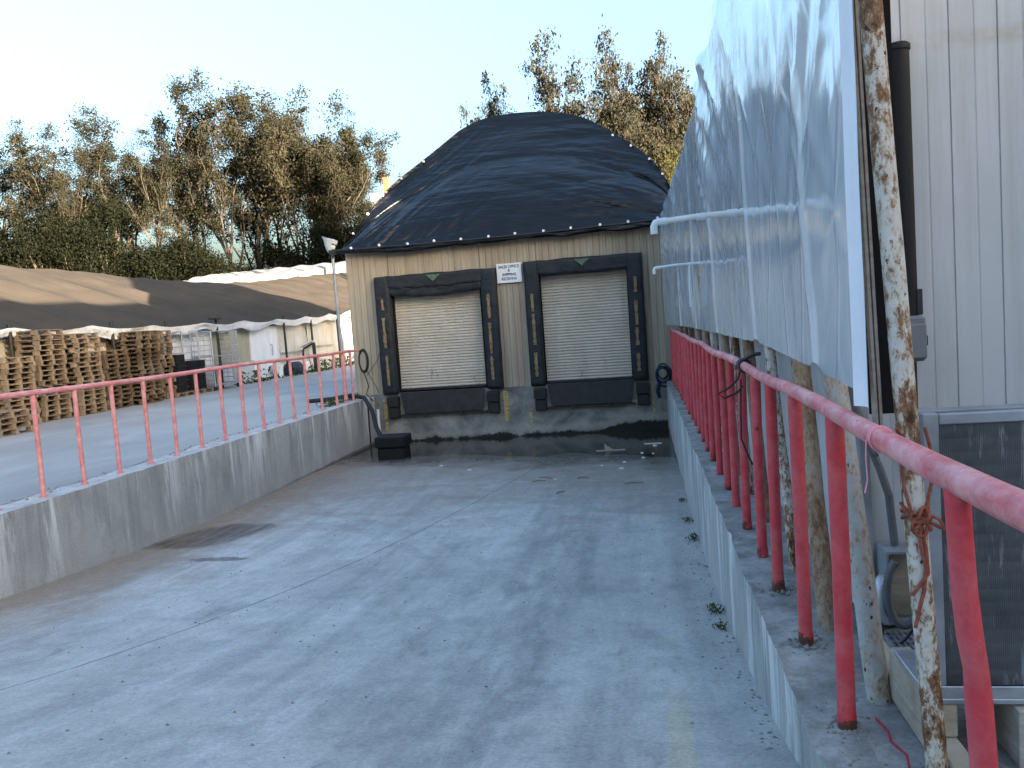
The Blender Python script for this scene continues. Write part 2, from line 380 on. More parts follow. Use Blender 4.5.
def m_found():
    n = NT('dock_foundation'); x, y, z = n.sep()
    a = n.noise(1.1, 7, .66, dist=.7); f = n.noise(40, 5, .7)
    c = n.ramp(a, (.34, (.075, .08, .078)), (.5, (.18, .18, .17)), (.64, (.30, .295, .275)))
    tb = n.math('ADD', z, n.math('MULTIPLY', n.math('SUBTRACT', n.noise(1.7, 7, .72), .5), .5))
    tb = n.math('ADD', tb, n.mr(x, -1.2, .7, .07, -.16))
    c = n.mix(n.mr(tb, -1.15, -1.10, 1, 0), c, (.010, .011, .009))
    c = n.mix(n.mr(n.math('ABSOLUTE', n.math('SUBTRACT', tb, -1.0)), .03, .12, .4, 0), c, (.33, .31, .26))
    c = n.mix(.3, c, n.ramp(f, (.3, .25), (.7, .75)), 'OVERLAY')
    return n.out(c, .7, n.bump(f, .3, .008), .35)
M['found'] = m_found()
def m_pad():
    n = NT('dock_seal_vinyl'); a = n.noise(5, 6, .65, dist=.6); b = n.noise(1, 4, .6, n.map((6, 6, 14)), .5)
    c = n.mix(n.mr(a, .35, .65), (.006, .0085, .012), (.017, .021, .027))
    c = n.mix(n.mr(n.noise(9, 6, .75), .62, .72, 0, .4), c, (.05, .05, .05))
    return n.out(c, n.mr(a, .3, .7, .5, .7), n.bump(n.math('ADD', b, a), .6, .03), .35)
M['pad'] = m_pad()
M['yellow'] = plain('faded_yellow', (.19, .145, .08), .75, .5, 14, .2)
M['yellow_worn'] = plain('worn_yellow_paint', (.36, .30, .13), .8, .6, 22, .2)
M['green'] = plain('green_triangle', (.075, .13, .075), .6, .5, 14, .3)
def m_door():
    n = NT('roll_door_metal'); x, y, z = n.sep()
    st = n.noise(1, 6, .65, n.map((7, 7, .35)))
    c = n.mix(n.mr(n.noise(1.1, 5, .6), .35, .65), (.47, .42, .345), (.55, .50, .425))
    c = n.mix(n.mr(st, .5, .75, 0, .3), c, (.27, .245, .205))
    c = n.mix(n.math('MULTIPLY', n.mr(n.noise(1, 5, .7, n.map((5, 5, .7), (4, 4, 4))), .62, .66), n.mr(z, .75, .55, 0, .95)), c, (.035, .03, .03))
    return n.out(c, .55, n.bump(n.noise(30, 4), .08, .004), .35)
M['door'] = m_door()
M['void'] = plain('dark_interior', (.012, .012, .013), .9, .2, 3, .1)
M['plate'] = plain('dock_plate_steel', (.030, .030, .033), .5, .35, 5, .45, .3, .1)
M['rubber'] = plain('black_rubber', (.012, .012, .014), .6, .35, 12, .4, 0, .2)
M['black_metal'] = plain('black_metal', (.018, .018, .02), .5, .3, 10, .4)
M['blackplastic'] = plain('black_plastic', (.008, .009, .011), .62, .3, 6, .25)
M['signwhite'] = plain('sign_white', (.62, .66, .70), .5, .08, 5, .4)
M['ink'] = plain('sign_ink', (.02, .022, .045), .6, .1, 5, .3)
M['pvc'] = plain('white_pvc', (.72, .71, .66), .4, .09, 7, .5)
M['whitep'] = plain('white_plastic', (.66, .68, .70), .4, .1, 5, .5)
M['bagwhite'] = plain('grey_white_bag', (.46, .49, .52), .5, .15, 9, .4, 0, .3)
M['galv'] = plain('galvanised_steel', (.42, .44, .47), .42, .22, 9, .5, .75, .05)
M['galvdull'] = plain('dull_galvanised', (.27, .29, .32), .55, .28, 5, .45, .3, .05)
M['greybox'] = plain('grey_enclosure', (.15, .165, .18), .5, .12, 8, .4)
M['lead'] = plain('grey_conduit', (.10, .105, .11), .5, .2, 20, .4)
M['blue'] = plain('blue_hose', (.012, .022, .045), .5, .3, 8, .4)
M['twine'] = plain('brown_twine', (.24, .075, .05), .9, .35, 60, .15)
M['ribbon'] = plain('pink_tape', (.70, .27, .32), .6, .15, 20, .3)
M['redtwine'] = plain('red_twine', (.35, .03, .05), .8, .3, 40, .2)
def m_panel():
    n = NT('white_insulated_panel'); x, y, z = n.sep()
    f = n.noise(1.2, 6, .65); s = n.noise(1, 6, .65, n.map((6, 6, .35)))
    c = n.mix(n.mr(f, .3, .7), (.46, .47, .48), (.525, .535, .545))
    c = n.mix(n.mr(s, .5, .7, 0, .4), c, (.29, .29, .28))
    c = n.mix(n.math('MULTIPLY', n.mr(z, .9, .1, 0, .5), n.mr(n.noise(4, 6, .7), .4, .65)), c, (.24, .215, .18))
    b = n.math('MULTIPLY', n.mr(n.math('ABSOLUTE', n.math('SUBTRACT', z, 2.98)), .015, .06, 1, 0), n.mr(n.noise(5, 6, .7), .4, .6))
    c = n.mix(n.math('MULTIPLY', b, .6), c, (.34, .285, .22))
    c = n.mix(n.mr(n.voro(3.1, n.map((1, 1, .9), (2, 0, 5))), .028, .04, .75, 0), c, (.07, .065, .06))
    return n.out(c, .45, n.bump(n.noise(3, 3), .05, .02), .4)
M['panel'] = m_panel()
def m_coil():
    n = NT('condenser_fins'); x, y, z = n.sep()
    fin = n.math('SINE', n.math('MULTIPLY', x, 900.0)); row = n.math('ABSOLUTE', n.math('SINE', n.math('MULTIPLY', z, 62.0)))
    col = n.math('ABSOLUTE', n.math('SINE', n.math('MULTIPLY', x, 95.0)))
    c = n.mix(n.mr(n.noise(6, 6, .7), .3, .7), (.045, .05, .056), (.095, .102, .11))
    c = n.mix(n.mr(row, 0, .16, .55, 0), c, (.09, .095, .10))
    c = n.mix(n.mr(col, 0, .10, .25, 0), c, (.085, .09, .095))
    sc = n.noise(1, 6, .7, n.map((26, 26, 3.2), rot=(0, .25, 0)), .4)
    c = n.mix(n.mr(sc, .55, .64, 0, .7), c, (.30, .31, .32))
    c = n.mix(n.mr(n.noise(5, 6, .75), .60, .72, 0, .35), c, (.16, .155, .15))
    return n.out(c, .5, n.bump(n.math('ADD', fin, n.math('MULTIPLY', row, 2)), .3, .003), .5, .25)
M['coil'] = m_coil()
def m_shade():
    n = NT('brown_shade_cloth'); f = n.noise(.7, 6, .6)
    c = n.mix(n.mr(f, .3, .7), (.042, .038, .033), (.062, .055, .047))
    k = n.math('ABSOLUTE', n.math('SINE', n.math('MULTIPLY', n.sep()[1], PI/1.55)))
    c = n.mix(n.mr(k, 0, .045, .45, 0), c, (.105, .098, .088))
    c = n.mix(n.mr(n.noise(1, 5, .6, n.map((.3, 3, 1))), .55, .7, 0, .3), c, (.034, .032, .029))
    return n.out(c, .85, n.bump(n.noise(1, 4, .5, n.map((.5, 3, 1))), .3, .08), .02)
M['shade'] = m_shade()
def m_film(name, a, b, rough=.4, streak=.35):
    n = NT(name); v = n.noise(1, 6, .6, n.map((1.4, 1.4, .5), rot=(.5, 0, 0)), .6); w = n.noise(1, 5, .6, n.map((5, 5, .6)), .3)
    c = n.mix(n.mr(v, .35, .65), a, b); c = n.mix(n.mr(w, .52, .7, 0, streak), c, tuple(q*.62 for q in a))
    return n.out(c, rough, n.bump(n.math('ADD', v, w), .7, .12), .4)
M['film'] = m_film('milky_greenhouse_film', (.50, .485, .44), (.62, .61, .575))
M['filmbeige'] = m_film('beige_fibre_panel', (.30, .285, .225), (.40, .385, .31), .6)
M['filmwhite'] = m_film('white_film', (.62, .66, .72), (.74, .77, .82), .45, .15)
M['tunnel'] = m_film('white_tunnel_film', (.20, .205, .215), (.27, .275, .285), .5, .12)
def m_wood(name, a, b, rnd=True):
    n = NT(name); g = n.noise(1, 6, .65, n.map((6, 6, 30)), .3); f = n.noise(4, 5, .6)
    c = n.mix(n.mr(g, .3, .7), a, b)
    if rnd:
        oi = n.t.nodes.new('ShaderNodeObjectInfo'); c = n.mix(1.0, c, oi.outputs['Color'], 'MULTIPLY')
        q = n.rnd(); c = n.mix(n.mr(q, 0, 1, 0, .45), c, (.15, .115, .082)); 
        c = n.mix(n.mr(n.math('FRACT', n.math('MULTIPLY', q, 7.31)), .70, 1, 0, .5), c, (.36, .30, .22))
    c = n.mix(n.mr(f, .5, .7, 0, .45), c, (.10, .085, .07))
    return n.out(c, .85, n.bump(g, .3, .006), .2)
M['wood'] = m_wood('pallet_wood', (.145, .11, .076), (.255, .205, .15))
M['oldwood'] = m_wood('skid_wood', (.30, .25, .185), (.42, .365, .29), False)
M['lath'] = m_wood('pale_lath', (.30, .26, .22), (.46, .42, .37), False)
def m_leaf(name, cols):
    n = NT(name); q = n.geo.outputs['Random Per Island']; r = n.rnd()
    c = n.ramp(q, *[(i/(len(cols)-1), k) for i, k in enumerate(cols)])
    big = n.noise(.45, 3, .5)
    c = n.mix(n.mr(big, .38, .62, 0, .45), c, cols[-1])
    c = n.mix(n.math('MULTIPLY', r, .3), c, cols[1])
    m = n.out(c, .8, None, .08)
    tr = n.t.nodes.new('ShaderNodeBsdfTranslucent'); n.lk(c, tr.inputs[0])
    mx = n.t.nodes.new('ShaderNodeMixShader'); mx.inputs[0].default_value = .28
    o = n.t.nodes['Material Output']; n.t.links.new(n.b.outputs[0], mx.inputs[1]); n.t.links.new(tr.outputs[0], mx.inputs[2]); n.t.links.new(mx.outputs[0], o.inputs[0])
    return m
M['leaf'] = m_leaf('eucalyptus_leaves', [(.010, .014, .008), (.017, .020, .012), (.027, .027, .017), (.046, .042, .028)])
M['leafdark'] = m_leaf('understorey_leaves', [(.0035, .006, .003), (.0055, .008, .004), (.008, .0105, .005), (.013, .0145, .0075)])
M['leaftan'] = m_leaf('dry_eucalyptus_leaves', [(.016, .019, .012), (.026, .027, .018), (.038, .037, .025), (.056, .052, .038)])
M['leafgreen'] = m_leaf('yellow_green_leaves', [(.026, .032, .012), (.038, .043, .014), (.068, .068, .022), (.08, .075, .026)])
M['weed'] = m_leaf('weed_leaves', [(.035, .06, .018), (.05, .085, .025), (.075, .10, .03), (.10, .10, .05)])
M['bark'] = plain('pale_bark', (.068, .057, .046), .85, .45, 3, .2, 0, .4, 12)
M['rustred'] = plain('rust_red_metal', (.30, .10, .05), .7, .3, 6, .3)
M['cream'] = plain('cream_panel', (.60, .55, .40), .7, .1, 3, .3)
M['roofmetal'] = plain('grey_roof_metal', (.30, .31, .32), .5, .15, 3, .4)
M['litter'] = plain('pale_litter', (.55, .53, .48), .8, .2, 20, .2)
M['twig'] = plain('dry_twig', (.20, .15, .10), .9, .3, 20, .2)
M['pebble'] = plain('loose_pebble', (.20, .19, .175), .9, .4, 20, .2)

# ------------------------------------------------------------------ ground and ramp
WL, WR = -7.17, .585          # inner faces of the two retaining walls
DOCK = 21.0
RP = [(0, .28), (2.2, 0.0), (3.7, -.33), (5.2, -.63), (6.5, -.80), (7.8, -.94), (8.9, -1.03), (10.5, -1.12), (12, -1.18), (14, -1.215), (16, -1.235), (18, -1.262), (21, -1.31), (24, -1.33)]
def ramp_z(x, y):
    return min(.004, sinterp(RP, y, .7)) + (-.0035*(x+3.3) + .007*fbm(x*.55, y*.55, 2.2, 3) + .003*ns(x*2.2, y*2.2))*min(1, max(0, (y-2)/4))
g = MB().grid(100, 240, lambda u, v: (lerp(WL-.05, WR+.05, u), lerp(1.2, DOCK+.05, v), ramp_z(lerp(WL, WR, u), lerp(1.2, DOCK, v)) if lerp(1.2, DOCK, v) > 2.0 else .004))
struct(g.build('ramp', M['ramp']))
def terr(x, y):
    d = max(0, min(1, (-x-25)/45)) * max(0, min(1, (y-30)/35)); d = d*d*(3-2*d)
    return 6.5*d
# far ground: a big sheet with a gap where the sunken ramp lies
def ground_cells():
    m = MB(); xs = [-700, -400, -220, -140, -105, -85, -75, -65, -55, -45, -38, -32, -26, -20, -16.6, WL-.4, WR+.4, 8, 20, 40, 80, 160, 400, 700]
    ys = [-300, -120, -60, -30, -10, 1.0, DOCK+.3, 30, 38, 46, 54, 62, 70, 80, 95, 120, 180, 300, 600, 1200]
    idx = {}
    vs = []
    for j, y in enumerate(ys):
        for i, x in enumerate(xs): idx[i, j] = len(vs); vs.append((x, y, terr(x, y)-.07))
    fs = []
    for j in range(len(ys)-1):
        for i in range(len(xs)-1):
            if xs[i] == WL-.4 and ys[j] == 1.0: continue
            fs.append((idx[i,j], idx[i+1,j], idx[i+1,j+1], idx[i,j+1]))
    return m.add(vs, fs)
struct(ground_cells().build('ground', M['dirt']))
y_ = MB().grid(60, 110, lambda u, v: (lerp(-16.6, WL-.44, u), lerp(-8, 52, v), .012*fbm(u*5, v*12, 1, 3)-.004))
struct(y_.build('yard', M['yard']))
struct(MB().grid(40, 8, lambda u, v: (lerp(WL-.44, 9, u), lerp(-12, 1.25, v), .0)).build('forecourt', M['yard']))
# dirty slab between right wall and the cold store
def apz(x, y): return .012*fbm(x*2.1, y*2.1, 3, 4) + .004
sl = MB().grid(60, 160, lambda u, v: (lerp(.80, 4.2, u**1.6), lerp(1.26, 20.9, v), apz(lerp(.80, 4.2, u**1.6), lerp(1.26, 20.9, v)) - .01))
struct(sl.build('path', M['apron']))
# pool at the foot of the dock
struct(MB().grid(12, 12, lambda u, v: (lerp(WL-.02, WR+.02, u), lerp(14.6, DOCK+.02, v), -1.262)).build('water', M['water']))

# ------------------------------------------------------------------ retaining walls
def wall_mesh(xi, xo, y0, y1, seed, rough=.012, pilaster=False):
    m = MB(); ny = 260; nz = 16; sgn = 1 if xo > xi else -1
    def face(u, v):
        y = lerp(y0, y1, u); z = lerp(-1.6, 0, v)
        dx = .010*fbm(y*.8, z*1.2, seed, 3) + .006*fbm(y*4, z*1.0, seed+3, 3)
        if pilaster:
            k = (y/1.22) % 1.0
            dx += -.005*(1 if k < .5 else 0) + .0015*math.sin(y*21 + 3*ns(y*.8, z*2)) + .006*ns(y*2.1, z*.5, 5)
        chip = max(0, fbm(y*3.1, seed*2, 0, 4)-.25)*.05 if v > .93 else 0
        return (xi + sgn*(dx + chip + .004), y, z - (.02*max(0, fbm(y*2.3, seed, 5, 4)) if v > .97 else 0))
    m.grid(ny, nz, face)
    def top(u, v):
        y = lerp(y0, y1, u); x = lerp(xi, xo, v)
        a = face(u, 1)
        if v == 0: return a
        return (x, y, rough*fbm(y*2.3, x*3, seed+8, 4) - .004)
    m.grid(ny, 10, top)
    m.add([(xo, y0, 0), (xo, y1, 0), (xo, y1, -1.6), (xo, y0, -1.6)], [(0, 1, 2, 3)])
    m.add([(xi, y0, 0), (xo, y0, 0), (xo, y0, -1.6), (xi, y0, -1.6)], [(0, 1, 2, 3)])
    return m
w = wall_mesh(WL, WL-.46, 1.25, DOCK-.004, 4.0).build('retaining_wall', M['wall_left'])
tag(w, 'low grey concrete wall with white lime runs left of the sunken ramp', 'wall')
w = wall_mesh(WR, WR+.42, 1.25, DOCK-.004, 9.0, .015, True).build('retaining_wall', M['wall_right'])
tag(w, 'narrow pale concrete kerb wall under the bright red railing on the right', 'wall')

# ------------------------------------------------------------------ railings
def left_rail():
    t = thing('railing', 'faded pink-red pipe railing along the top of the left concrete wall', 'railing', (-7.4, 8.9, 0))
    ys = [5.85, 6.62, 7.38, 8.15, 8.9, 9.66, 10.41, 11.15, 11.86, 12.62, 13.42, 14.16, 14.93, 15.65, 16.37, 17.12, 17.93, 18.87, 20.01]
    pts = [(-7.4 + .006*math.sin(y*1.7), y, 1.285 + .010*math.sin(y*.9+1)) for y in [4.6 + .45*i for i in range(34)]] + [(-7.39, 20.1, 1.285), (-7.30, 20.42, 1.285)]
    MB().tube(pts, .036, 12).build('top_rail', M['red_left'], t)
    for i, y in enumerate(ys):
        lx = R.uniform(-.02, .02)
        m = MB().tube([(-7.4, y, -.02), (-7.4+lx*.4, y+R.uniform(-.01, .01), .6), (-7.4+lx*.3, y, 1.27)], .031, 10)
        m.tube([(-7.4, y, -.01), (-7.4, y, .012)], .055, 10)
        m.build('post', M['red_left'], t)
left_rail()
def right_rail():
    t = thing('railing', 'bright red pipe railing running along the right kerb wall beside the plastic screen', 'railing', (.753, 3.4, 0))
    ys = [3.37, 4.23, 5.06, 5.74, 6.50, 7.25, 7.97, 8.68, 9.42, 10.14, 10.87]
    y = 10.87
    while y < 20: y += .735; ys.append(y + R.uniform(-.02, .02))
    Y = [-1.2, -.4, .3, .7, 1.1, 1.5, 1.9, 2.3, 2.7, 3.1, 3.5, 4.0, 4.5, 5.0, 5.6, 6.2, 6.8, 7.6, 8.4, 9.4, 10.4, 11.5, 12.6, 14, 15.5, 17, 18.5, 19.6, 20.4]
    pts = [(.753 + .010*math.sin(y*1.3), y, 1.295 + .012*math.sin(y*1.9+.5)) for y in Y]
    rs = [.041, .041, .041, .041, .041, .041, .040, .039, .037, .035] + [.034]*20
    MB().tube(pts, rs[:len(Y)], 18).build('top_rail', M['red_rail'], t)
    # dented, flattened near post
    q = [(.752, 2.13, 1.27), (.757, 2.13, 1.13), (.763, 2.13, 1.0), (.772, 2.125, .88), (.782, 2.12, .80), (.786, 2.12, .72), (.794, 2.12, .55), (.80, 2.12, .3), (.805, 2.12, -.02)]
    MB().tube(q, [.045, .045, .046, .047, .044, .048, .048, .048, .048], 16, flat=(1.0, .62)).build('post', M['red_post'], t)['label'] = 'dented flattened red post with bare worn patches'
    ys += [.9, -.6]
    for i, y in enumerate(ys):
        a = R.uniform(-.012, .012)
        m = MB().tube([(.753+a, y, -.03), (.753+a*.6, y+R.uniform(-.008, .008), .65), (.753+.010*math.sin(y*1.3), y, 1.28)], .034 if i else .036, 14)
        m.tube([(.753+a, y, -.02), (.753+a, y, .055)], .038, 14)
        m.build('post', M['red_post'], t)
right_rail()

# ------------------------------------------------------------------ leaning pipe poles along the right wall
def pole(base, top, r, mat, label, group='pipe poles behind the plastic screen'):
    b = Vector(base); tp = Vector(top); m = MB()
    pts = [b.lerp(tp, k/10) + Vector((.004*ns(k*.7, b.y, 1), .004*ns(k*.7, b.y, 9), 0)) for k in range(11)]
    o = m.tube(pts, r, 18).build('pole', mat)
    return tag(o, label, 'pole', group)
def at_top(base, p, z):   # continue the line base->p up to height z
    b = Vector(base); d = Vector(p)-b; return b + d*((z-b.z)/d.z)
pole((.950, 2.93, -.03), at_top((.950, 2.93, 0), (.812, 2.93, 2.72), 3.75), .037, M['rusty'], 'nearest pole, thick, with flaking white paint and heavy rust, brown twine tied round it')
pole((.94, 3.61, -.03), at_top((.94, 3.61, 0), (.872, 3.88, 1.33), 2.3), .050, M['rusty_silver'], 'silver grey painted pole with a rusty foot, second nearest in the row')
pole((.905, 4.42, -.03), at_top((.905, 4.42, 0), (.868, 4.68, 1.38), 2.3), .050, M['rusty_brown'], 'mottled brown and grey pole, third from the camera, just beyond the silver one')
sh = [(5.42, 5.74, .036, 'thin rust-streaked pole, fourth from the camera, slimmer than its neighbours'), (6.7, 6.85, .045, 'brown pole, fifth from the camera, behind the railing where a black strap is tied'), (7.7, 7.83, .045, 'pole, sixth from the camera, just beyond the black strap on the railing'), (8.65, 8.72, .045, 'pole, seventh from the camera along the plastic screen')]
for k, (y0, y1, r, lb) in enumerate(sh):
    pole((.92, y0, -.02), at_top((.92, y0, 0), (.868, y1, 1.38), 2.3), r, M['rusty_brown' if k % 2 else 'rusty'], lb)
for k, y in enumerate([9.86, 11.0, 12.45, 14.1, 15.9, 17.4]):
    pole((.92, y-.05, -.02), at_top((.92, y-.05, 0), (.862, y, 1.38), 2.3), .045, M['rusty_brown' if k % 3 else 'rusty'], 'rust brown pole far down the row, a sliver between rail and plastic sheet')

# ------------------------------------------------------------------ plastic screen
TOPZ = [(2.9, 4.5), (7.5, 4.42), (9.0, 4.35), (10.8, 4.26), (13.3, 4.24), (17.0, 4.17), (18.6, 4.08), (19.5, 3.96)]
SX = .785
def px_bulge(y): return interp([(0, .03), (3.1, .03), (5.2, 0), (12, .0), (14.5, .03), (17, .085), (18.5, .13), (19.5, .165)], y)
BOT = [(3.0, 1.42), (3.7, 1.44), (5.6, 1.49), (9, 1.48), (14, 1.46), (19.5, 1.42)]
SEAMS = [3.78, 5.80, 8.6, 11.7, 15.0]
Y0, Y1 = 3.0, 19.5
def ridge(x, y, z=0): return 1 - 2*abs(ns(x, y, z))
def sheet(u, v):
    y = lerp(Y0, Y1, u**1.5)
    zb = interp(BOT, y) + .010*ns(y*3, 4) + .035*math.exp(-((y-3.78)/.10)**2) + .03*math.exp(-((y-5.8)/.12)**2)
    zt = sinterp(TOPZ, y, .5)
    z = lerp(zb, zt, v)
    x = SX - px_bulge(y)
    for s in SEAMS:
        d = (y - s - .28*v*(1 if s < 7 else .3) - .03*ns(v*4, s))/.045
        x -= .016*math.exp(-d*d)
    edge = min(1, v/.12)*min(1, (y-Y0)/.25)
    # fan of pulled folds in the middle bays, slack sag wrinkles in the nearest bay
    mid = max(0, min(1, (y-4.0)/.8)); near = 1-mid
    fan = y*.9 - 1.4 - v*.35
    pk = max(0, ns(y*.7+v*.4, v*.8, 17)+.15); x -= edge*mid*(.032*ridge(fan*1.5/(.55+.6*v), v*.45, 2)*max(.05, v-.15)*(.35+2*pk) + (.006+.022*pk)*ridge(y*2.3+v*2.6, v*1.4, 7)*max(.2, v))
    x -= edge*mid*.024*fbm(y*.5, v*.9, 4, 2)
    x -= edge*near*(.042*ridge(v*6.0 + (y-3)*1.6 + .4*ns(y*2, v*3), y*.8, 3)*max(.1, .9-abs(v-.55)*1.6) + .012*fbm(y*1.1, v*3, 5, 2))
    # loose diagonal pulls low on the far bays
    far = max(0, min(1, (y-9)/3))
    x -= edge*far*.024*ridge(y*.7 - v*2.4, v*.9 + y*.2, 9)*(1-v*.5)
    if v > .93: x += (v-.93)/.07*.10*((v-.93)/.07)
    return (x, y, z)
scr = thing('plastic_screen', 'tall glossy white plastic sheet hung over poles along the right side', 'plastic sheet', (.8, 2.9, 0))
MB().grid(420, 110, sheet).build('sheet', M['plastic'], scr)
hm = MB()
hm.grid(9, 60, lambda u, v: (SX - .056 + .030*u + .012*math.sin(u*PI) + .004*ns(v*6, 3), 3.02 - .07*u*(1-.4*v) - .02, lerp(1.37, 4.4, v)))
hm.build('hem', M['plastic_hem'], scr)
lt = MB()
for dx, dy in ((.022, .02), (.040, .03)):
    a = Vector((SX+dx, 3.0+dy, 1.20)); b = Vector((SX+dx-.06, 3.0+dy, 3.9)); d = b-a
    lt.add([a+Vector((0, 0, 0)), a+Vector((.010, 0, 0)), a+Vector((.010, .04, 0)), a+Vector((0, .04, 0)), b, b+Vector((.010, 0, 0)), b+Vector((.010, .04, 0)), b+Vector((0, .04, 0))], [(0,1,2,3),(4,7,6,5),(0,4,5,1),(1,5,6,2),(2,6,7,3),(3,7,4,0)])
lt.build('lath', M['lath'], scr)
MB().box(SX+.03, .93, 3.12, 3.14, 1.32, 3.9).build('backing', M['void'], scr)  # near-black sheet put in as the shade of the gap behind the hem

# drain pipes that poke out through the sheet
def drain(name, label, a, L, r, mat, extra):
    t = thing(name, label, 'pipe', a, 'drain pipes through the plastic sheet')
    a = Vector(a); e = a + Vector((-L, 0, -.02))
    MB().tube([a + Vector((.10, 0, 0)), a.lerp(e, .5) + Vector((0, 0, .006)), e], r, 14).build('pipe', mat, t)
    MB().tube([e + Vector((.05, 0, 0)), e + Vector((-.005, 0, 0)), e + Vector((-.03, 0, -.008)), e + Vector((-.042, 0, -.03)), e + Vector((-.042, 0, -.085))], r*1.35, 14).build('elbow', M['whitep'], t)
    for s0, s1 in extra:
        MB().tube([a.lerp(e, s0), a.lerp(e, s1)], r*1.32, 14).build('coupling', M['whitep'], t)
    return t
drain('drain_pipe', 'longer cream drain pipe with white elbow poking through the plastic sheet', (.775, 6.02, 2.41), .59, .020, M['pvc'], [(.08, .20), (.45, .56), (-.02, .04)])
t2 = drain('drain_pipe', 'shorter thin white drain pipe with elbow low on the far plastic sheet', (.72, 11.3, 2.36), .44, .016, M['whitep'], [(.0, .05)])
MB().tube([(.715, 11.3, 2.35), (.705, 11.3, 2.3), (.70, 11.32, 1.78)], .013, 8).build('downpipe', M['whitep'], t2)

# ------------------------------------------------------------------ cold store (white insulated panels)
CX, CY = 1.12, 4.42
def ribs2(x0, x1, pitch, z0, z1, fn):
    m = MB(); pr = []; x = x0
    while x < x1:
        pr += [(x, .006), (x+pitch*.46, .006), (x+pitch*.475, .003), (x+pitch*.505, .003), (x+pitch*.52, .006), (x+pitch*.96, .006), (x+pitch*.968, -.002), (x+pitch*.988, -.002)]
        x += pitch
    vs = [fn(a, d, z) for z in (z0, z1) for a, d in pr]; n = len(pr)
    return m.add(vs, [(i, i+1, n+i+1, n+i) for i in range(n-1)])
cs = thing('cold_store', 'white ribbed panel building behind the plastic screen on the right', 'building', (CX, CY, 0))
def ribs(x0, x1, pitch, z0, z1, fn, depth=.010):
    m = MB(); pr = []
    x = x0
    while x < x1:
        pr += [(x, 0), (x+.008, depth), (min(x1, x+pitch*.42), depth), (min(x1, x+pitch*.42)+.004, depth*.55), (min(x1, x+pitch*.58), depth*.55), (min(x1, x+pitch*.58)+.004, depth), (min(x1, x+pitch-.008), depth)]
        x += pitch
    vs = [fn(a, d, z) for z in (z0, z1) for a, d in pr]; n = len(pr)
    m.add(vs, [(i, i+1, n+i+1, n+i) for i in range(n-1)])
    return m
ribs2(CX+.02, 9.0, .222, 0.02, 4.42, lambda a, d, z: (a, CY-d, z)).build('end_wall', M['panel'], cs)
ribs(CY, 22.0, .262, 0.02, 4.6, lambda a, d, z: (CX-d, a, z)).build('side_wall', M['panel'], cs)
fl = MB(); fl.box(CX-.035, CX-.012, CY-.03, CY+.10, .0, 4.6)
fl.box(CX-.035, CX+.012, CY-.045, CY-.03, .0, 4.6)
fl.build('corner_flashing', M['galvdull'], cs)
rf = MB().prism([(CX-.0, 4.62), (7.8, 6.75), (15, 4.6), (15, 4.4), (7.8, 6.5), (CX, 4.42)], CY-.02, 24.0)
rf.build('roof', M['roofmetal'], cs)
by = [(13.3, 5.6), (13.5, 7.8), (15, 8.85), (16.3, 9.5), (17.4, 9.6), (18.3, 9.35), (19.5, 8.5), (20.1, 7.0), (20.2, 5.6)]
MB().prism(by, 6.6, 9.4, 'x').build('added_shade_bay', M['roofmetal'], cs)  # unseen raised bay, added to keep the sun off the tarp
MB().box(CX+.05, 9.0, CY+.05, 23.9, 0, 4.4).build('core', M['panel'], cs)
MB().prism([(1.3, 4.4), (7.8, 6.45), (14.8, 4.4)], CY+.01, CY+.04).build('gable', M['panel'], cs)
MB().box(9.0, 14.8, CY+.03, 23.9, 0, 4.4).build('annexe', M['panel'], cs)
# unseen block added behind the camera on the right to shade the forecourt
nb = thing('added_sun_blocker', 'long grey metal block added unseen behind the viewer on the right to block the sun', 'building', (9, -16, 0))
MB().box(6.5, 20, -34, 1.0, 0, 5.6).build('wall', M['panel'], nb)
MB().prism([(6.2, 5.61), (13.2, 7.5), (20.3, 5.61)], -34.3, 1.3).build('roof', M['roofmetal'], nb)

# vent pipe and electrics on the end wall
vp = MB(); vp.tube([(1.322, 4.33, 1.60), (1.318, 4.33, 2.94)], .050, 16); vp.tube([(1.318, 4.33, 2.93), (1.318, 4.33, 2.955), (1.318, 4.33, 2.965)], [.056, .056, .046], 16)
vp.tube([(1.335, 4.345, .9), (1.333, 4.345, 1.45)], .030, 12)
tag(vp.build('vent_pipe', M['blackplastic']), 'black plastic vent pipe standing against the white panel wall', 'pipe')
EBX = .02
eb = thing('electrical_box', 'grey electrical switch box on the white panel wall below the black vent pipe', 'box', (1.345, 4.3, 1.4))
MB().rbox(1.300, 1.385, 4.25, 4.40, 1.415, 1.64, .014).build('body', M['greybox'], eb)
MB().rbox(1.304, 1.381, 4.234, 4.249, 1.43, 1.60, .006).build('cover', M['greybox'], eb)
MB().rbox(1.386, 1.397, 4.27, 4.31, 1.49, 1.54, .003).build('handle', M['black_metal'], eb)
MB().rbox(1.355, 1.385, 4.29, 4.33, 1.642, 1.77, .004).build('lug', M['black_metal'], eb)
dx = thing('disconnect_box', 'open weathered box with ribbed grey conduit low on the wall behind the rusty pole', 'box', (1.2, 4.25, .12))
m = MB(); m.box(1.15, 1.30, 4.30, 4.39, .10, .47); m.box(1.145, 1.157, 4.20, 4.30, .10, .475); m.box(1.157, 1.30, 4.20, 4.30, .463, .475)
m.build('body', M['galvdull'], dx)
MB().rbox(1.16, 1.29, 4.285, 4.297, .12, .45, .003).build('cover', M['oldwood'], dx)
m = MB(); q = [(1.135, 4.22, .33), (1.12, 4.18, .33), (1.10, 4.16, .29), (1.10, 4.15, .2), (1.13, 4.15, .14)]
m.tube(q, [.034, .036, .034, .03, .03], 12); m.build('elbow', M['galv'], dx)
m = MB(); pts = []
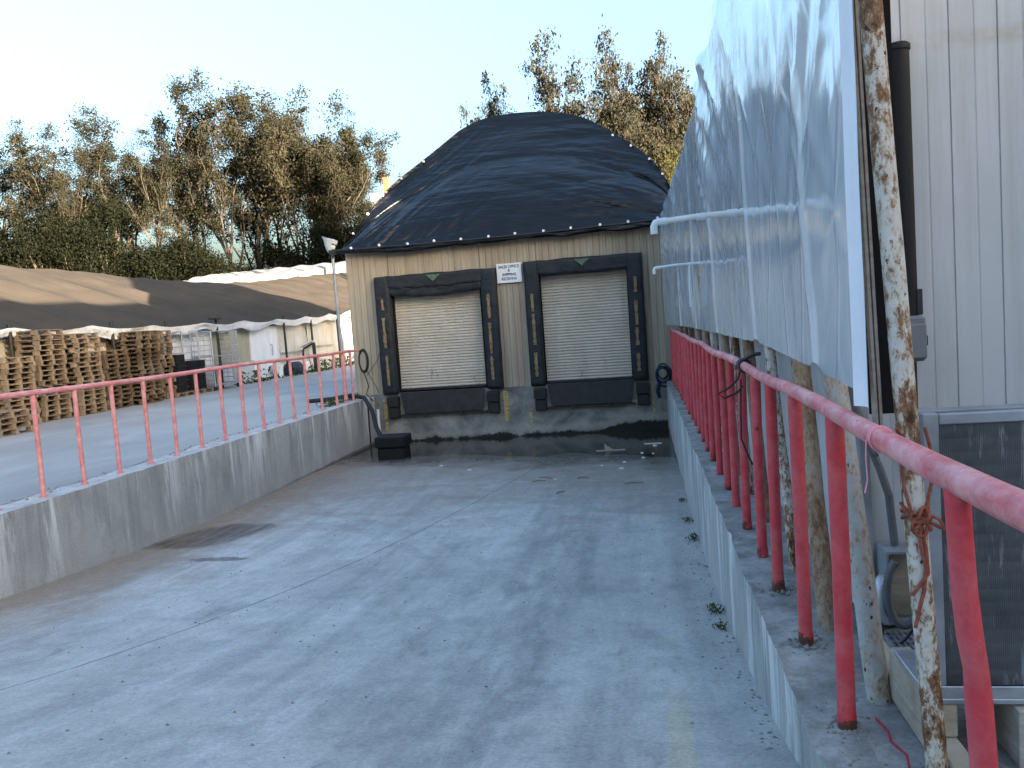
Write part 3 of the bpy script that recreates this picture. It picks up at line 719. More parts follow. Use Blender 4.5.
for i in range(60):
    t = i/59; a = PI*(.15 + 1.15*t)
    pts.append((1.20 - .07*math.sin(a)*1.1, 4.12, .30 + .17*math.cos(a)))
m.tube(pts, [.018 + .003*(i % 2) for i in range(60)], 10); m.build('flexible_conduit', M['lead'], dx)
m = MB().tube([(1.105, 4.15, .14), (1.09, 4.12, .06), (1.12, 4.08, .02), (1.18, 4.05, .09), (1.23, 4.05, .16)], .008, 8); m.build('cable', M['black_metal'], dx)
cb = MB().tube([(1.045, 4.36, 1.36), (1.06, 4.33, 1.2), (1.10, 4.32, 1.05), (1.16, 4.31, .88), (1.20, 4.31, .74), (1.22, 4.31, .48)], .020, 10)
cb.tube([(1.128, 4.31, .955), (1.143, 4.31, .965)], .026, 10)
tag(cb.build('conduit', M['lead']), 'bent grey conduit sloping down the white wall behind the rail', 'conduit')
gr = MB()
for k in range(7): gr.box(1.12 + .028*k, 1.128 + .028*k, 3.80, 4.22, .045, .065)
for k in range(8): gr.box(1.112, 1.30, 3.80 + .058*k, 3.806 + .058*k, .048, .062)
gr.box(1.098, 1.110, 3.78, 4.24, .03, .08); gr.box(1.30, 1.312, 3.78, 4.24, .03, .08)
gr.box(1.098, 1.312, 3.77, 3.78, .03, .08)
for sx in (1.10, 1.30):
    for sy in (3.80, 4.2): gr.box(sx, sx+.012, sy, sy+.02, .0, .03)
tag(gr.build('steel_grate', M['galv']), 'small galvanised grate lying on the dirt beside the rusty pole', 'grate')

# condenser on timber skids
AX, AY = .985, 3.10
ac = thing('condenser', 'grey condenser unit with dark scratched fin coil standing on timber skids', 'air conditioner', (AX, AY, .2))
MB().box(AX+.055, 2.2, AY+.012, AY+.05, .30, 1.27).build('coil', M['coil'], ac)
m = MB(); m.rbox(AX, AX+.055, AY-.004, AY+.04, .27, 1.315, .004); m.rbox(2.2, 2.255, AY-.004, AY+.04, .27, 1.315, .004)
m.rbox(AX+.056, 2.199, AY-.002, AY+.04, 1.272, 1.312, .004); m.build('frame', M['galvdull'], ac)
m = MB(); m.rbox(AX-.01, 2.27, AY-.03, AY+.42, .245, .265, .003); m.rbox(AX-.01, 2.27, AY-.03, AY-.022, .266, .312, .002); m.rbox(AX-.012, AX-.004, AY-.03, AY+.10, .266, .42, .002)
m.build('base_pan', M['galv'], ac)
m = MB(); m.box(AX+.005, AX+.012, AY+.041, AY+.12, .27, 1.31); m.box(AX, 2.25, AY+.041, AY+.13, 1.313, 1.318); m.box(AX+.004, 2.25, AY+.12, AY+.13, .27, 1.31)
m.build('casing', M['galvdull'], ac)
for k, (x0, sx) in enumerate(((1.0, 0), (1.62, 0))):
    sk = MB().rbox(x0-.02, x0+.07, AY-.30 + .1*k, AY+.9, .015, .11, .006)
    sk.rbox(x0-.02, x0+.07, AY-.02, AY+.5, .112, .242, .006)
    tag(sk.build('timber_skid', M['oldwood']), ['pale timber skid under the left edge of the condenser, nearest the rusty pole', 'timber skid under the middle of the condenser, right of the dented red post'][k], 'timber', 'timbers under the condenser')
bl = MB().rbox(1.26, 1.30, AY-.06, AY+.35, .02, .235, .004)
tag(bl.build('timber_block', M['lath']), 'upright pale board tucked in the shadow below the condenser', 'timber')

# twine, tape and strap
m = MB()
c0 = Vector((.886, 2.93, .96))
def onpole(z): return Vector((.950-.0507*z, 2.93, z))
for k in range(3):
    z = .985 + .016*k
    m.tube([onpole(z) + Vector((0.042*math.cos(a), .042*math.sin(a), .012*math.sin(a*2+k))) for a in [2*PI*i/20 for i in range(21)]], .0065, 6)
f = onpole(.98) + Vector((0, -.045, 0))
def loop(w, h, ph, n=22): return [f + Vector((w*math.sin(t)*(1 + .3*math.sin(2*t+ph)), -.012-.008*math.sin(t*3+ph), h*math.sin(t*.5+.0)*math.cos(t+ph))) for t in [2*PI*i/n for i in range(n+1)]]
m.tube(loop(.028, .05, 0), .006, 6); m.tube(loop(.035, .04, 1.9), .006, 6); m.tube(loop(.02, .05, 3.6), .006, 6)
m.tube([f, f + Vector((.03, -.01, .02)), f + Vector((.055, -.015, .01)), f + Vector((.075, -.012, -.03)), f + Vector((.06, -.01, -.022)), f + Vector((.02, -.008, .004))], .006, 6)
m.tube([f, f + Vector((-.004, -.01, -.08)), f + Vector((.012, -.008, -.16)), f + Vector((.004, -.006, -.24)), f + Vector((-.012, -.006, -.30)), f + Vector((-.028, -.006, -.37))], .0065, 6)
m.tube([f, f + Vector((.014, -.008, -.1)), f + Vector((.018, -.008, -.18)), f + Vector((-.01, -.008, -.22)), f + Vector((-.035, -.008, -.255))], .0065, 6)
m.tube([f + Vector((-.02, 0, 0)), f + Vector((-.046, .01, .12)), f + Vector((-.05, .02, .30)), onpole(1.30) + Vector((-.05, -.045, 0))], .006, 6)
m.tube([f + Vector((.01, 0, 0)), f + Vector((.046, .01, .14)), f + Vector((.044, .015, .25)), onpole(1.30) + Vector((.04, -.045, 0))], .006, 6)
tag(m.build('twine', M['twine']), 'tangled reddish brown twine knotted round the nearest rusty pole', 'twine')
m = MB(); rc = Vector((.753+.010*math.sin(2.75*1.3), 2.75, 1.295 + .012*math.sin(2.75*1.9+.5)))
for k in range(3): m.tube([rc + Vector(((.039)*math.cos(a), .008*(k-1) + .01*math.sin(a), .039*math.sin(a))) for a in [2*PI*i/18 for i in range(19)]], .004, 6)
m.tube([rc + Vector((-.047, 0, 0)), rc + Vector((-.052, -.01, -.06)), rc + Vector((-.05, -.012, -.13)), rc + Vector((-.06, -.015, -.17))], .004, 6, flat=(1.6, .5))
tag(m.build('marker_tape', M['ribbon']), 'pink plastic tape tied round the red rail beside the rusty pole', 'tape')
m = MB(); rc = Vector((.753+.010*math.sin(6.35*1.3), 6.35, 1.295 + .012*math.sin(6.35*1.9+.5)))
for k in range(4): m.tube([rc + Vector((.043*math.cos(a), .03*(k-1.5) + .02*math.sin(a), .043*math.sin(a))) for a in [2*PI*i/14 for i in range(15)]], .012, 6)
m.tube([rc + Vector((.0, -.05, .05)), rc + Vector((.06, -.1, .085)), rc + Vector((.11, -.12, .09))], .016, 6)
m.tube([rc + Vector((-.03, 0, -.04)), rc + Vector((-.05, -.02, -.10)), rc + Vector((-.12, -.03, -.16)), rc + Vector((-.20, -.03, -.20)), rc + Vector((-.16, -.03, -.24)), rc + Vector((-.06, -.03, -.2)), rc + Vector((-.02, -.04, -.15))], .009, 6)
m.tube([rc + Vector((-.03, -.02, -.10)), rc + Vector((-.045, -.05, -.35)), rc + Vector((-.05, -.05, -.55)), rc + Vector((-.0, -.05, -.70)), rc + Vector((.05, -.05, -.80))], .008, 6)
tag(m.build('strap', M['black_metal']), 'black strap knotted on the red rail with a loose dangling end', 'strap')
m = MB().tube([(.865, 3.40, .022), (.885, 3.30, .02), (.872, 3.22, .02), (.90, 3.12, .022), (.88, 3.02, .018), (.872, 2.9, .018)], .005, 6)
tag(m.build('ground_twine', M['redtwine']), 'thin red twine lying on the dirty slab near the rusty pole', 'twine')

# ------------------------------------------------------------------ dock building
BX0, BX1 = -7.66, 1.06
db = thing('dock_building', 'wooden loading dock building with two roll-up doors at the foot of the ramp', 'building', (-3.3, DOCK, 0))
def siding(x0, x1, z0, z1):
    m = MB(); pr = []; x = x0
    while x < x1 - 1e-4:
        a = x; b = min(x + .164, x1)
        pr += [(a, .016), (min(a+.012, b), .0), (max(a+.012, b-.008), .0), (b-.001, .016)]
        x = b
    n = len(pr); vs = [(a, DOCK+d, z) for z in (z0, z1) for a, d in pr]
    return m.add(vs, [(i, i+1, n+i+1, n+i) for i in range(n-1)])
OL = (-6.50, -4.02); OR = (-2.53, -.20); OT = 2.95
sd = MB()
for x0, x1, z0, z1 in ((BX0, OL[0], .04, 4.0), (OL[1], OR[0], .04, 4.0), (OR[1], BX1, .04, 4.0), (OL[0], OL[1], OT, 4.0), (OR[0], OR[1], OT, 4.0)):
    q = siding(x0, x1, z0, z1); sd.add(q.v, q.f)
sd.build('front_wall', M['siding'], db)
m = MB(); m.box(BX0+.002, BX0+.08, DOCK+.02, 31, .0, 4.0); m.box(BX1-.08, BX1-.002, DOCK+.02, 31, .0, 4.0); m.box(BX0+.08, BX1-.08, 30.9, 31, 0, 4.0)
m.build('side_wall', M['siding'], db)
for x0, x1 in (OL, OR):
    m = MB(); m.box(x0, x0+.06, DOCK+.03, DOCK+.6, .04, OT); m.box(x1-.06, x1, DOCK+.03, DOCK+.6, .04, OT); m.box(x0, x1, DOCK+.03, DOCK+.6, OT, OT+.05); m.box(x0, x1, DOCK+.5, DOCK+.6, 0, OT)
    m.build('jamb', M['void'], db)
fm = MB().grid(120, 24, lambda u, v: (lerp(-7.9, 1.4, u), DOCK-.035 + .008*fbm(u*14, v*3, 4, 3), lerp(-1.6, .045, v)))
fm.box(-7.9, 1.4, DOCK-.03, DOCK+.3, -1.6, .044)
fm.build('foundation', M['found'], db)
def roll_door(x0, x1, z0, z1, label):
    d = None; m = MB(); n = 0; z = z0; pr = []; pitch = .0765
    while z < z1:
        for k, (a, dep) in enumerate(((0, .0), (.06, .016), (.2, .026), (.42, .030), (.64, .026), (.80, .012), (.86, .0))): pr.append((z + a*pitch, dep))
        z += pitch
    N = len(pr); xs = [lerp(x0, x1, i/12) for i in range(13)]
    vs = [(x, DOCK+.20 - d + .004*math.sin(x*2.1), zz) for zz, d in pr for x in xs]
    m.add(vs, [(j*13+i, j*13+i+1, (j+1)*13+i+1, (j+1)*13+i) for j in range(N-1) for i in range(12)])
    o = m.build('door', M['door'], db); o['label'] = label
    MB().box(x0, x1, DOCK+.14, DOCK+.20, z0-.05, z0).build('bottom_bar', M['plate'], o)
    return o
roll_door(OL[0]+.02, OL[1]-.02, .14, 2.95, 'beige slatted roll-up door with dark scrapes near its bottom')
roll_door(OR[0]+.02, OR[1]-.02, .12, 2.95, 'clean beige slatted roll-up door, the right one')
# padded dock seals
def soft_box(m, x0, x1, y0, y1, z0, z1, nx, nz, sag=0., seed=0, amp=.02):
    def front(u, v):
        x = lerp(x0, x1, u); z = lerp(z0, z1, v)
        e = min(u, 1-u)*(x1-x0); e2 = min(v, 1-v)*(z1-z0)
        rd = .05*(1-min(1, e/.07))**2 + .05*(1-min(1, e2/.07))**2
        if sag and v < .5: z -= sag*math.sin(PI*u)*(1-2*v)
        return (x + amp*.6*ns(z*3, seed, 3), y0 + rd + amp*fbm(x*2.5+seed, z*3.5, seed, 3), z + amp*ns(x*2, seed+4))
    m.grid(nx, nz, front)
    f = [front(u, v) for v in (0, 1) for u in (0, 1)]
    # sides
    for uu in (0, 1): m.grid(3, nz, lambda a, v: tuple(lerp(p, q, a) for p, q in zip(front(uu, v), (front(uu, v)[0], y1, front(uu, v)[2]))))
    for vv in (0, 1): m.grid(nx, 3, lambda u, a: tuple(lerp(p, q, a) for p, q in zip(front(u, vv), (front(u, vv)[0], y1, front(u, vv)[2]))))
def seal(x0, x1, o0, o1, ztop, zhead, zbot, sag, seed, lab):
    yb = DOCK-.001; yf = DOCK-.24
    m = MB(); soft_box(m, x0+.30, x1-.30, yf+.02, yb, zhead, ztop, 40, 14, sag, seed, .018)
    if seed > 5: soft_box(m, x0+.35, x1-.35, yf+.05, yb-.05, zhead-.17, zhead+.06, 40, 10, .09, seed+2, .03)
    h = m.build('dock_seal_head', M['pad'], db); h['label'] = lab
    for sgn in (0, 1):
        m = MB()
        if sgn == 0: a, b = x0, o0
        else: a, b = o1, x1
        soft_box(m, a, b, yf, yb, zbot, ztop-.01, 10, 60, 0, seed+1.7+sgn, .016)
        p = m.build('dock_seal_pad', M['pad'], db)
        # leading-edge wear stripes, broken
        ys = MB(); cx = lerp(a, b, .52 if sgn == 0 else .45); z = zbot + .25
        while z < ztop - .75:
            L = R.choice((.28, .45, .62, .8))
            L = min(L, ztop-.6-z); x = cx + R.uniform(-.012, .012)
            nn = max(3, int(L/.04)); vs = []
            for i in range(nn+1):
                zz = z + L*i/nn; wv = .045*(.55 + .55*R.random())
                vs += [(x-wv, yf-.030, zz), (x+wv, yf-.030, zz)]
            one = MB(); one.add(vs, [(2*i, 2*i+1, 2*i+3, 2*i+2) for i in range(nn)]); one.add([(q[0], q[1]+.03, q[2]) for q in vs], [(2*i, 2*i+1, 2*i+3, 2*i+2) for i in range(nn)])
            one.build('stripe', M['yellow'], p)
            z += L + R.choice((.06, .12, .2))
    cx = (x0+x1)/2
    MB().prism([(cx-.19, ztop-.055), (cx+.19, ztop-.055), (cx, ztop-.225)], yf-.036, yf-.026).build('triangle_mark', M['green'], h)
seal(-6.86, -3.60, -6.46, -4.00, 3.17, 2.82, .03, .05, 6.0, 'drooping black padded head above the left dock door')
seal(-2.86, .16, -2.49, -.24, 3.26, 2.88, .04, .03, 3.0, 'straight black padded head above the right dock door')
# dock plates, bumpers, painted strips
for (x0, x1, b0, b1) in ((-6.40, -4.10, -6.30, -4.19), (-2.45, -.21, -2.36, -.33)):
    m = MB().prism([(x0, .055), (x1, .055), (b1, -.50), (b0, -.50)], DOCK-.16, DOCK-.12)
    m.tube([(x0+.03, DOCK-.14, .05), (x1-.03, DOCK-.14, .05)], .025, 8)
    p = m.build('dock_plate', M['plate'], db)
    m = MB(); m.box(b0-.12, b1+.12, DOCK-.16, DOCK-.035, -.57, -.53)
    for k in (.27, .73): m.box(lerp(b0, b1, k)-.03, lerp(b0, b1, k)+.03, DOCK-.20, DOCK-.165, -.60, -.47)
    m.build('dock_plate_hinge', M['black_metal'], p)
for x0, x1 in ((-6.76, -6.44), (-4.05, -3.72), (-2.80, -2.48), (-.18, .16)):
    m = MB(); m.rbox(x0, x1, DOCK-.25, DOCK-.04, -.30, -.03, .02); m.rbox(x0+.02, x1-.01, DOCK-.22, DOCK-.04, -.60, -.31, .02)
    for k in range(4): m.box(x0+.01, x1-.01, DOCK-.262, DOCK-.25, -.29 + .065*k, -.25 + .065*k)
    m.build('bumper', M['rubber'], db)
def ragged(x, z0, z1, w, seed):
    m = MB(); n = 14
    for i in range(n):
        if R.random() < .12: continue
        za = lerp(z0, z1, i/n); zb = lerp(z0, z1, (i+1)/n)
        m.box(x-w/2+R.uniform(-.012, .012), x+w/2+R.uniform(-.012, .012), DOCK-.052, DOCK-.046, za, zb)
    return m
for x, z0, z1, wd in ((-6.86, -.95, -.1, .10), (-3.57, -.85, -.05, .13), (-2.92, -1.0, -.55, .07), (.24, -.95, -.05, .06)):
    ragged(x, z0, z1, wd, x).build('painted_strip', M['yellow_worn'], db)
# tarp roof
ARCH = [(-7.71, 20.80, 3.95), (-7.47, 21.14, 4.33), (-7.17, 21.75, 4.99), (-6.83, 22.37, 5.67), (-6.46, 22.69, 6.02), (-6.08, 23.01, 6.37), (-5.69, 23.31, 6.7), (-5.17, 23.8, 7.23), (-4.62, 24.26, 7.74), (-3.88, 24.40, 7.89), (-3.13, 24.41, 7.9), (-2.38, 24.35, 7.84), (-1.64, 24.19, 7.66), (-1.06, 23.92, 7.37), (-.78, 23.7, 7.12), (-.24, 23.25, 6.63), (.29, 22.85, 6.2), (.65, 22.41, 5.71), (.96, 21.9, 5.1), (1.10, 21.3, 4.5), (1.16, 20.80, 3.97)]
cl = [0]
for a, b in zip(ARCH, ARCH[1:]): cl.append(cl[-1] + (Vector(a)-Vector(b)).length)
def arch(u):
    s = u*cl[-1]; w = cl[-1]*.032; acc = Vector()
    for d in (-1, 0, 1):
        q = max(0, min(cl[-1], s + d*w))
        for i in range(len(cl)-1):
            if q <= cl[i+1] + 1e-9:
                acc += Vector(ARCH[i]).lerp(Vector(ARCH[i+1]), (q-cl[i])/(cl[i+1]-cl[i])); break
    return acc/3
def eave(u):
    x = lerp(-7.79, 1.16, u); return Vector((x, 20.72, 3.93 - .05*math.sin(PI*min(1, u*1.05)) + .08*u + .012*ns(x*1.8)))
def tarp_pt(u, v):
    a = arch(u); x = a.x
    t = (x+7.79)/8.95
    e = eave(max(0, min(1, t)))
    vv = v
    p = e.lerp(a, vv)
    # slack belly below the crease, flatter above
    hgt = max(0, min(1, (a.z-3.95)/3.9))
    p.y -= .32*math.sin(PI*min(1, vv/.62))*hgt if vv < .62 else .0
    p.y -= -.06*math.sin(PI*(vv-.62)/.38)*hgt if vv > .62 else 0
    z = p.z
    fold = fbm((x*.8 - z*.9)*1.6, (x+z)*.30, 3, 3)*max(0, 1-(x+7.8)/5.5) + .8*fbm(x*.45, z*2.2, 8, 3)*max(.15, min(1, (x+6)/4))
    fold += .45*fbm((x*.7+z*1.0)*2.0, (z-x)*.35, 13, 3)*max(0, min(1, (x+2.2)/2))
    edge = min(1, v/.06)*min(1, (1-v)/.05)*min(1, u/.02)*min(1, (1-u)/.02)
    wl = max(0, min(1, 1-(x+6.6)/3.6)); wr = max(0, min(1, (x+3.2)/2.6)); q = .35*fbm(x*.5, z*.5, 3, 2)
    rg = .075*wl*ridge((x*.70 - z*.72)*2.7 + q, (x+z)*.22, 21) + .035*wl*ridge((x*.66 - z*.75)*5.2 + q, (x+z)*.3, 25)
    rg += .065*wr*ridge((z + .20*x)*2.5 + q, (x - .2*z)*.25, 31) + .030*wr*ridge((z + .34*x)*5.4 + q, x*.35, 33)
    rg += .045*(1-max(wl, wr))*ridge(z*1.3 + .15*x + q, x*.2, 41)
    rg += .07*math.exp(-((v-.60-.03*ns(x*.6))/.025)**2)
    p.y += (.07*fold + rg)*edge
    return p
tp = thing('roof_tarp', 'black plastic tarp stretched over the humped roof of the dock building', 'tarp', (-3.3, 22, 3.9))
def cover(u, w):
    a = arch(u); k = w*13
    lift = .10*fbm(a.x*.7, k*.5, 5, 3)
    return (lerp(a.x, a.x + (a.x+3.2)*.03, w), a.y + (31-a.y)*w, a.z - (.15 if w > 0 else 0)*0 + lift*min(1, w*8))
m = MB(); m.grid(300, 190, tarp_pt); m.grid(110, 24, cover)
m.grid(40, 6, lambda u, v: (lerp(-7.7, 1.1, u), 31.0, lerp(3.9, max(3.95, arch(u).z), v)))
m.build('cover', M['tarp'], tp)
def flap(u, v):
    e = eave(u); w = .012*fbm(e.x*2.4, v*3, 2, 3)
    return (e.x, e.y - .012 - .05*math.sin(PI*v) + w*3, e.z - v*(.115 + .05*fbm(e.x*.9, 3, 1, 3) + .05*max(0, math.sin((e.x+7)*1.1))))
m = MB().grid(200, 8, flap); m.build('hem', M['tarp'], tp)
m = MB().tube([tuple(eave(i/60) + Vector((0, -.045, .0))) for i in range(61)], .022, 8); m.build('hem_rope', M['black_metal'], tp)
def grommet(p, nrm=(0, -1, 0)):
    n = Vector(nrm).normalized(); m = MB(); p = Vector(p)
    m.tube([p + n*.01, p + n*.035], .034, 10); return m.build('grommet', M['whitep'], tp)
x = -7.35
while x < .9:
    e = eave((x+7.79)/8.95); grommet(e + Vector((0, -.05, .045 + R.uniform(-.01, .01)))); x += .73 + R.uniform(-.05, .05)
for u in (.045, .10, .155, .21, .27, .715, .765, .82, .87):
    a = arch(u); p = tarp_pt(u, .965); grommet(p + Vector((0, -.03, 0)), (0, -1, .3))
# sign between the doors
sg = thing('dock_sign', 'white sign lettered SALES OFFICE & SHIPPING RECEIVING between the two doors', 'sign', (-3.25, DOCK-.03, 2.75))
sx0, sx1, sz0, sz1 = -3.575, -2.925, 2.755, 3.255
MB().rbox(sx0, sx1, DOCK-.075, DOCK-.05, sz0, sz1, .004).build('board', M['signwhite'], sg)
MB().box(sx0+.1, sx1-.1, DOCK-.049, DOCK-.001, sz0+.1, sz1-.1).build('backing', M['oldwood'], sg)
def text_mesh(body, cx, y, cz, w, h, name):
    cu = bpy.data.curves.new(name, 'FONT'); cu.body = body; cu.align_x = 'CENTER'; cu.align_y = 'CENTER'; cu.size = 1; cu.extrude = .01; cu.offset = .022
    o = bpy.data.objects.new(name, cu); C.objects.link(o)
    dg = bpy.context.evaluated_depsgraph_get(); me = bpy.data.meshes.new_from_object(o.evaluated_get(dg))
    bpy.data.objects.remove(o)
    xs = [v.co.x for v in me.vertices]; ys = [v.co.y for v in me.vertices]
    kx = w/(max(xs)-min(xs)); ky = h/(max(ys)-min(ys)); mx = (max(xs)+min(xs))/2; my = (max(ys)+min(ys))/2
    for v in me.vertices: v.co = Vector((cx + (v.co.x-mx)*kx, y - v.co.z*.1, cz + (v.co.y-my)*ky))
    me.materials.append(M['ink'])
    q = bpy.data.objects.new(name, me); C.objects.link(q); q.parent = sg; q.matrix_parent_inverse = Matrix.Translation(-Vector(sg.location))
    return q
for bd, dz, w, h in (('SALES OFFICE', .17, .54, .078), ('&', .075, .06, .07), ('SHIPPING', -.03, .36, .072), ('RECEIVING', -.14, .40, .072)):
    text_mesh(bd, -3.25, DOCK-.078, 3.0+dz, w, h, 'lettering')
# lamp post by the corner
lp = thing('lamp_post', 'slim pole with a bagged floodlight at the corner of the dock building', 'lamp post', (-7.42, 19.55, 0))
MB().tube([(-7.40, 19.5, 1.30), (-7.44, 19.53, 2.6), (-7.46, 19.56, 3.85)], [.042, .040, .036], 12).build('pole', M['galvdull'], lp)
MB().tube([(-7.40, 19.48, -.02), (-7.40, 19.5, 1.305)], .050, 12).build('pole_sleeve', M['red_left'], lp)
m = MB(); m.box(-7.53, -7.38, 19.50, 19.62, 3.72, 3.85); m.tube([(-7.46, 19.5, 3.7), (-7.40, 19.42, 3.62), (-7.38, 19.42, 3.7)], .02, 6); m.build('bracket', M['black_metal'], lp)
def bag(u, v):
    a = 2*PI*u; w = lerp(.07, .20, v**.8); return (-7.49 + w*math.cos(a) + .03*ns(v*5, u*6, 1) + (.0), 19.55 + w*.55*math.sin(a), 3.78 + .34*v + (.07*math.cos(a)*-1 if v > .6 else 0) + .02*ns(u*9, v*4))
m = MB().grid(20, 10, bag); m.add([bag(i/19, 1) for i in range(19)], [tuple(range(19))]); m.build('lamp_head', M['bagwhite'], lp)
# sump tub, hoses, rod
sb = thing('sump_tub', 'black plastic tub standing in the pool at the left foot of the dock', 'tub', (-6.0, 18.3, -1.26))
X0, X1, YY0, YY1 = -6.24, -5.52, 18.0, 18.65
m = MB(); m.rbox(X0+.04, X1-.04, YY0+.04, YY1-.04, -1.31, -.98, .03); m.build('base', M['blackplastic'], sb)
m = MB(); m.rbox(X0, X1, YY0, YY1, -.975, -.72, .025)
for k in range(6): m.box(X0+.06+.11*k, X0+.09+.11*k, YY0-.012, YY0, -.95, -.76)
m.build('crate', M['blackplastic'], sb)
m = MB().tube([(-8.6, 20.0, .05), (-8.0, 20.1, .07), (-7.5, 20.15, .13), (-7.1, 20.0, .06), (-6.78, 19.6, -.25), (-6.5, 19.0, -.6), (-6.2, 18.5, -.85), (-6.1, 18.35, -.95)], .055, 12)
tag(m.build('drain_hose', M['rubber']), 'thick black hose curving over the wall end down into the tub', 'hose')
m = MB()
for k in range(4):
    a0 = R.uniform(0, 6); rx = .10 + .012*k; rz = .26 + .02*k
    m.tube([(-7.28 + rx*math.cos(2*PI*i/24), 20.66 + .012*k, .98 + rz*math.sin(2*PI*i/24)) for i in range(25)], .011, 7)
m.tube([(-7.3, 20.66, .72), (-7.24, 20.68, .5), (-7.2, 20.7, .3), (-7.25, 20.6, .1), (-7.1, 20.7, -.1)], .014, 6)
m.tube([(-7.32, 20.55, 1.27), (-7.30, 20.6, 1.18)], .02, 6)
m.tube([(-7.22, 20.7, .6), (-6.95, 20.8, .95), (-6.86, 20.8, 1.15)], .008, 5)
m.tube([(-7.24, 20.7, .75), (-7.0, 20.75, .25), (-6.95, 20.8, .1)], .008, 5)
tag(m.build('hose_coil', M['rubber']), 'coiled dark hose and cord hung on the siding at the rail end', 'hose')
m = MB().tube([(-7.02, 20.0, -.05), (-7.0, 19.9, -1.3)], .022, 8)
tag(m.build('standpipe', M['black_metal']), 'thin dark standpipe in the left corner of the pit', 'pipe')
m = MB().tube([(-6.9, 20.4, -.3), (-6.9, 20.4, -1.3)], .035, 10)
tag(m.build('white_pipe', M['whitep']), 'short white pipe upright behind the thin dark standpipe', 'pipe')
m = MB()
for k in range(6):
    cx, cz = .50 + R.uniform(-.05, .05), .14 + R.uniform(-.12, .12); rr = R.uniform(.14, .26)
    m.tube([(cx + rr*.8*math.cos(2*PI*i/20 + k), 20.55 + .03*k + .05*math.sin(6*PI*i/20), cz + rr*math.sin(2*PI*i/20 + k)) for i in range(19)], .022, 7)
m.tube([(.42, 20.6, .0), (.36, 20.65, -.25), (.40, 20.7, -.42)], .05, 8)
tag(m.build('hose_coil', M['blue']), 'tangled blue hose heaped at the right end of the dock', 'hose')

# ------------------------------------------------------------------ shade house on the left
EX, RX = -16.0, -24.0
EZ = [(0, 2.40), (18, 2.45), (26, 2.47), (31, 2.52), (37, 2.66), (43, 2.92), (60, 3.5)]
RZ = [(0, 5.25), (28, 5.27), (31, 5.33), (37, 5.16), (44, 5.16), (50, 5.5), (56, 6.1), (66, 6.9), (75, 7.0)]
def shade_pt(u, v):
    y = lerp(4, 70, u); z0 = sinterp(EZ, y, 2); z1 = sinterp(RZ, y, 3)
    x = lerp(EX+.15, RX, v)
    k = abs(math.sin(y*PI/3.1))
    z = lerp(z0, z1, v**.92) - .16*k*math.sin(PI*min(1, v+.12)) - .06*k + .05*fbm(x*.5, y*.5, 1, 3)
    return (x, y, z)
gh = thing('shade_house', 'long shade house with brown net roof and milky plastic walls behind the pallets', 'shade house', (-16, 30, 0))
m = MB().grid(240, 26, shade_pt)
m.grid(240, 16, lambda u, v: (lerp(RX, -33, v), shade_pt(u, 1)[1], lerp(shade_pt(u, 1)[2], 2.6 + shade_pt(u, 1)[2]*.2, v)))
m.build('roof_net', M['shade'], gh)
def ytop(y): return sinterp(EZ, y, 2)
m = MB().grid(260, 6, lambda u, v: (EX + .19 + .05*fbm(lerp(4, 60, u)*.9, v*2, 4, 3) - .12*v, lerp(4, 60, u), shade_pt((lerp(4, 60, u)-4)/66, 0)[2] + .02 - v*(.28 + .14*fbm(lerp(4, 60, u)*.55, 2, 2, 3))))
m.build('hem_strip', M['filmwhite'], gh)
segs = [(4, 25.2, 'film'), (25.2, 29.2, 'filmwhite'), (29.2, 32.2, 'filmbeige'), (35.0, 38.3, 'film'), (38.3, 43.5, 'film'), (43.5, 60, 'filmwhite')]
for a, b, mt in segs:
    n = int((b-a)*6)
    m = MB().grid(max(n, 8), 12, lambda u, v: (EX - .30 + (.08 if mt != 'filmbeige' else .03)*fbm(lerp(a, b, u)*.9 + v*1.2, v*2.2, a, 3), lerp(a, b, u), lerp(-.01, ytop(lerp(a, b, u))-.1, v)))
    m.build('side_curtain', M[mt], gh)
d = MB().rbox(EX-.34, EX-.24, 32.25, 34.95, .06, 2.32, .02).build('door', M['filmwhite'], gh); d['label'] = 'plain white sheeted door'
MB().tube([(EX-.22, 34.1, 1.0), (EX-.16, 34.1, 1.05), (EX-.16, 34.1, 1.45), (EX-.22, 34.1, 1.5)], .02, 6).build('handle', M['galvdull'], d)
for y in (15.0, 18.6, 22.7, 25.6, 28.95, 34.9, 38.0, 41.5, 46):
    h = ytop(y) + .12
    MB().tube([(EX+.12, y, -.02), (EX+.10, y, h)], .055, 8).build('post', M['black_metal'], gh)
MB().box(EX-.02, EX+.3, 28.6, 29.0, ytop(29)+.10, ytop(29)+.17).build('post_bracket', M['black_metal'], gh)
for a, b, z in ((35.1, 38, 1.05), (38, 41.4, 1.2), (29.2, 32.2, .85)):
    MB().box(EX-.2, EX-.14, a, b, z-.03, z+.03).build('side_rail', M['lath'], gh)
MB().box(EX-.24, EX-.14, 29.2, 32.2, 0, .8).build('base_board', M['bagwhite'], gh)
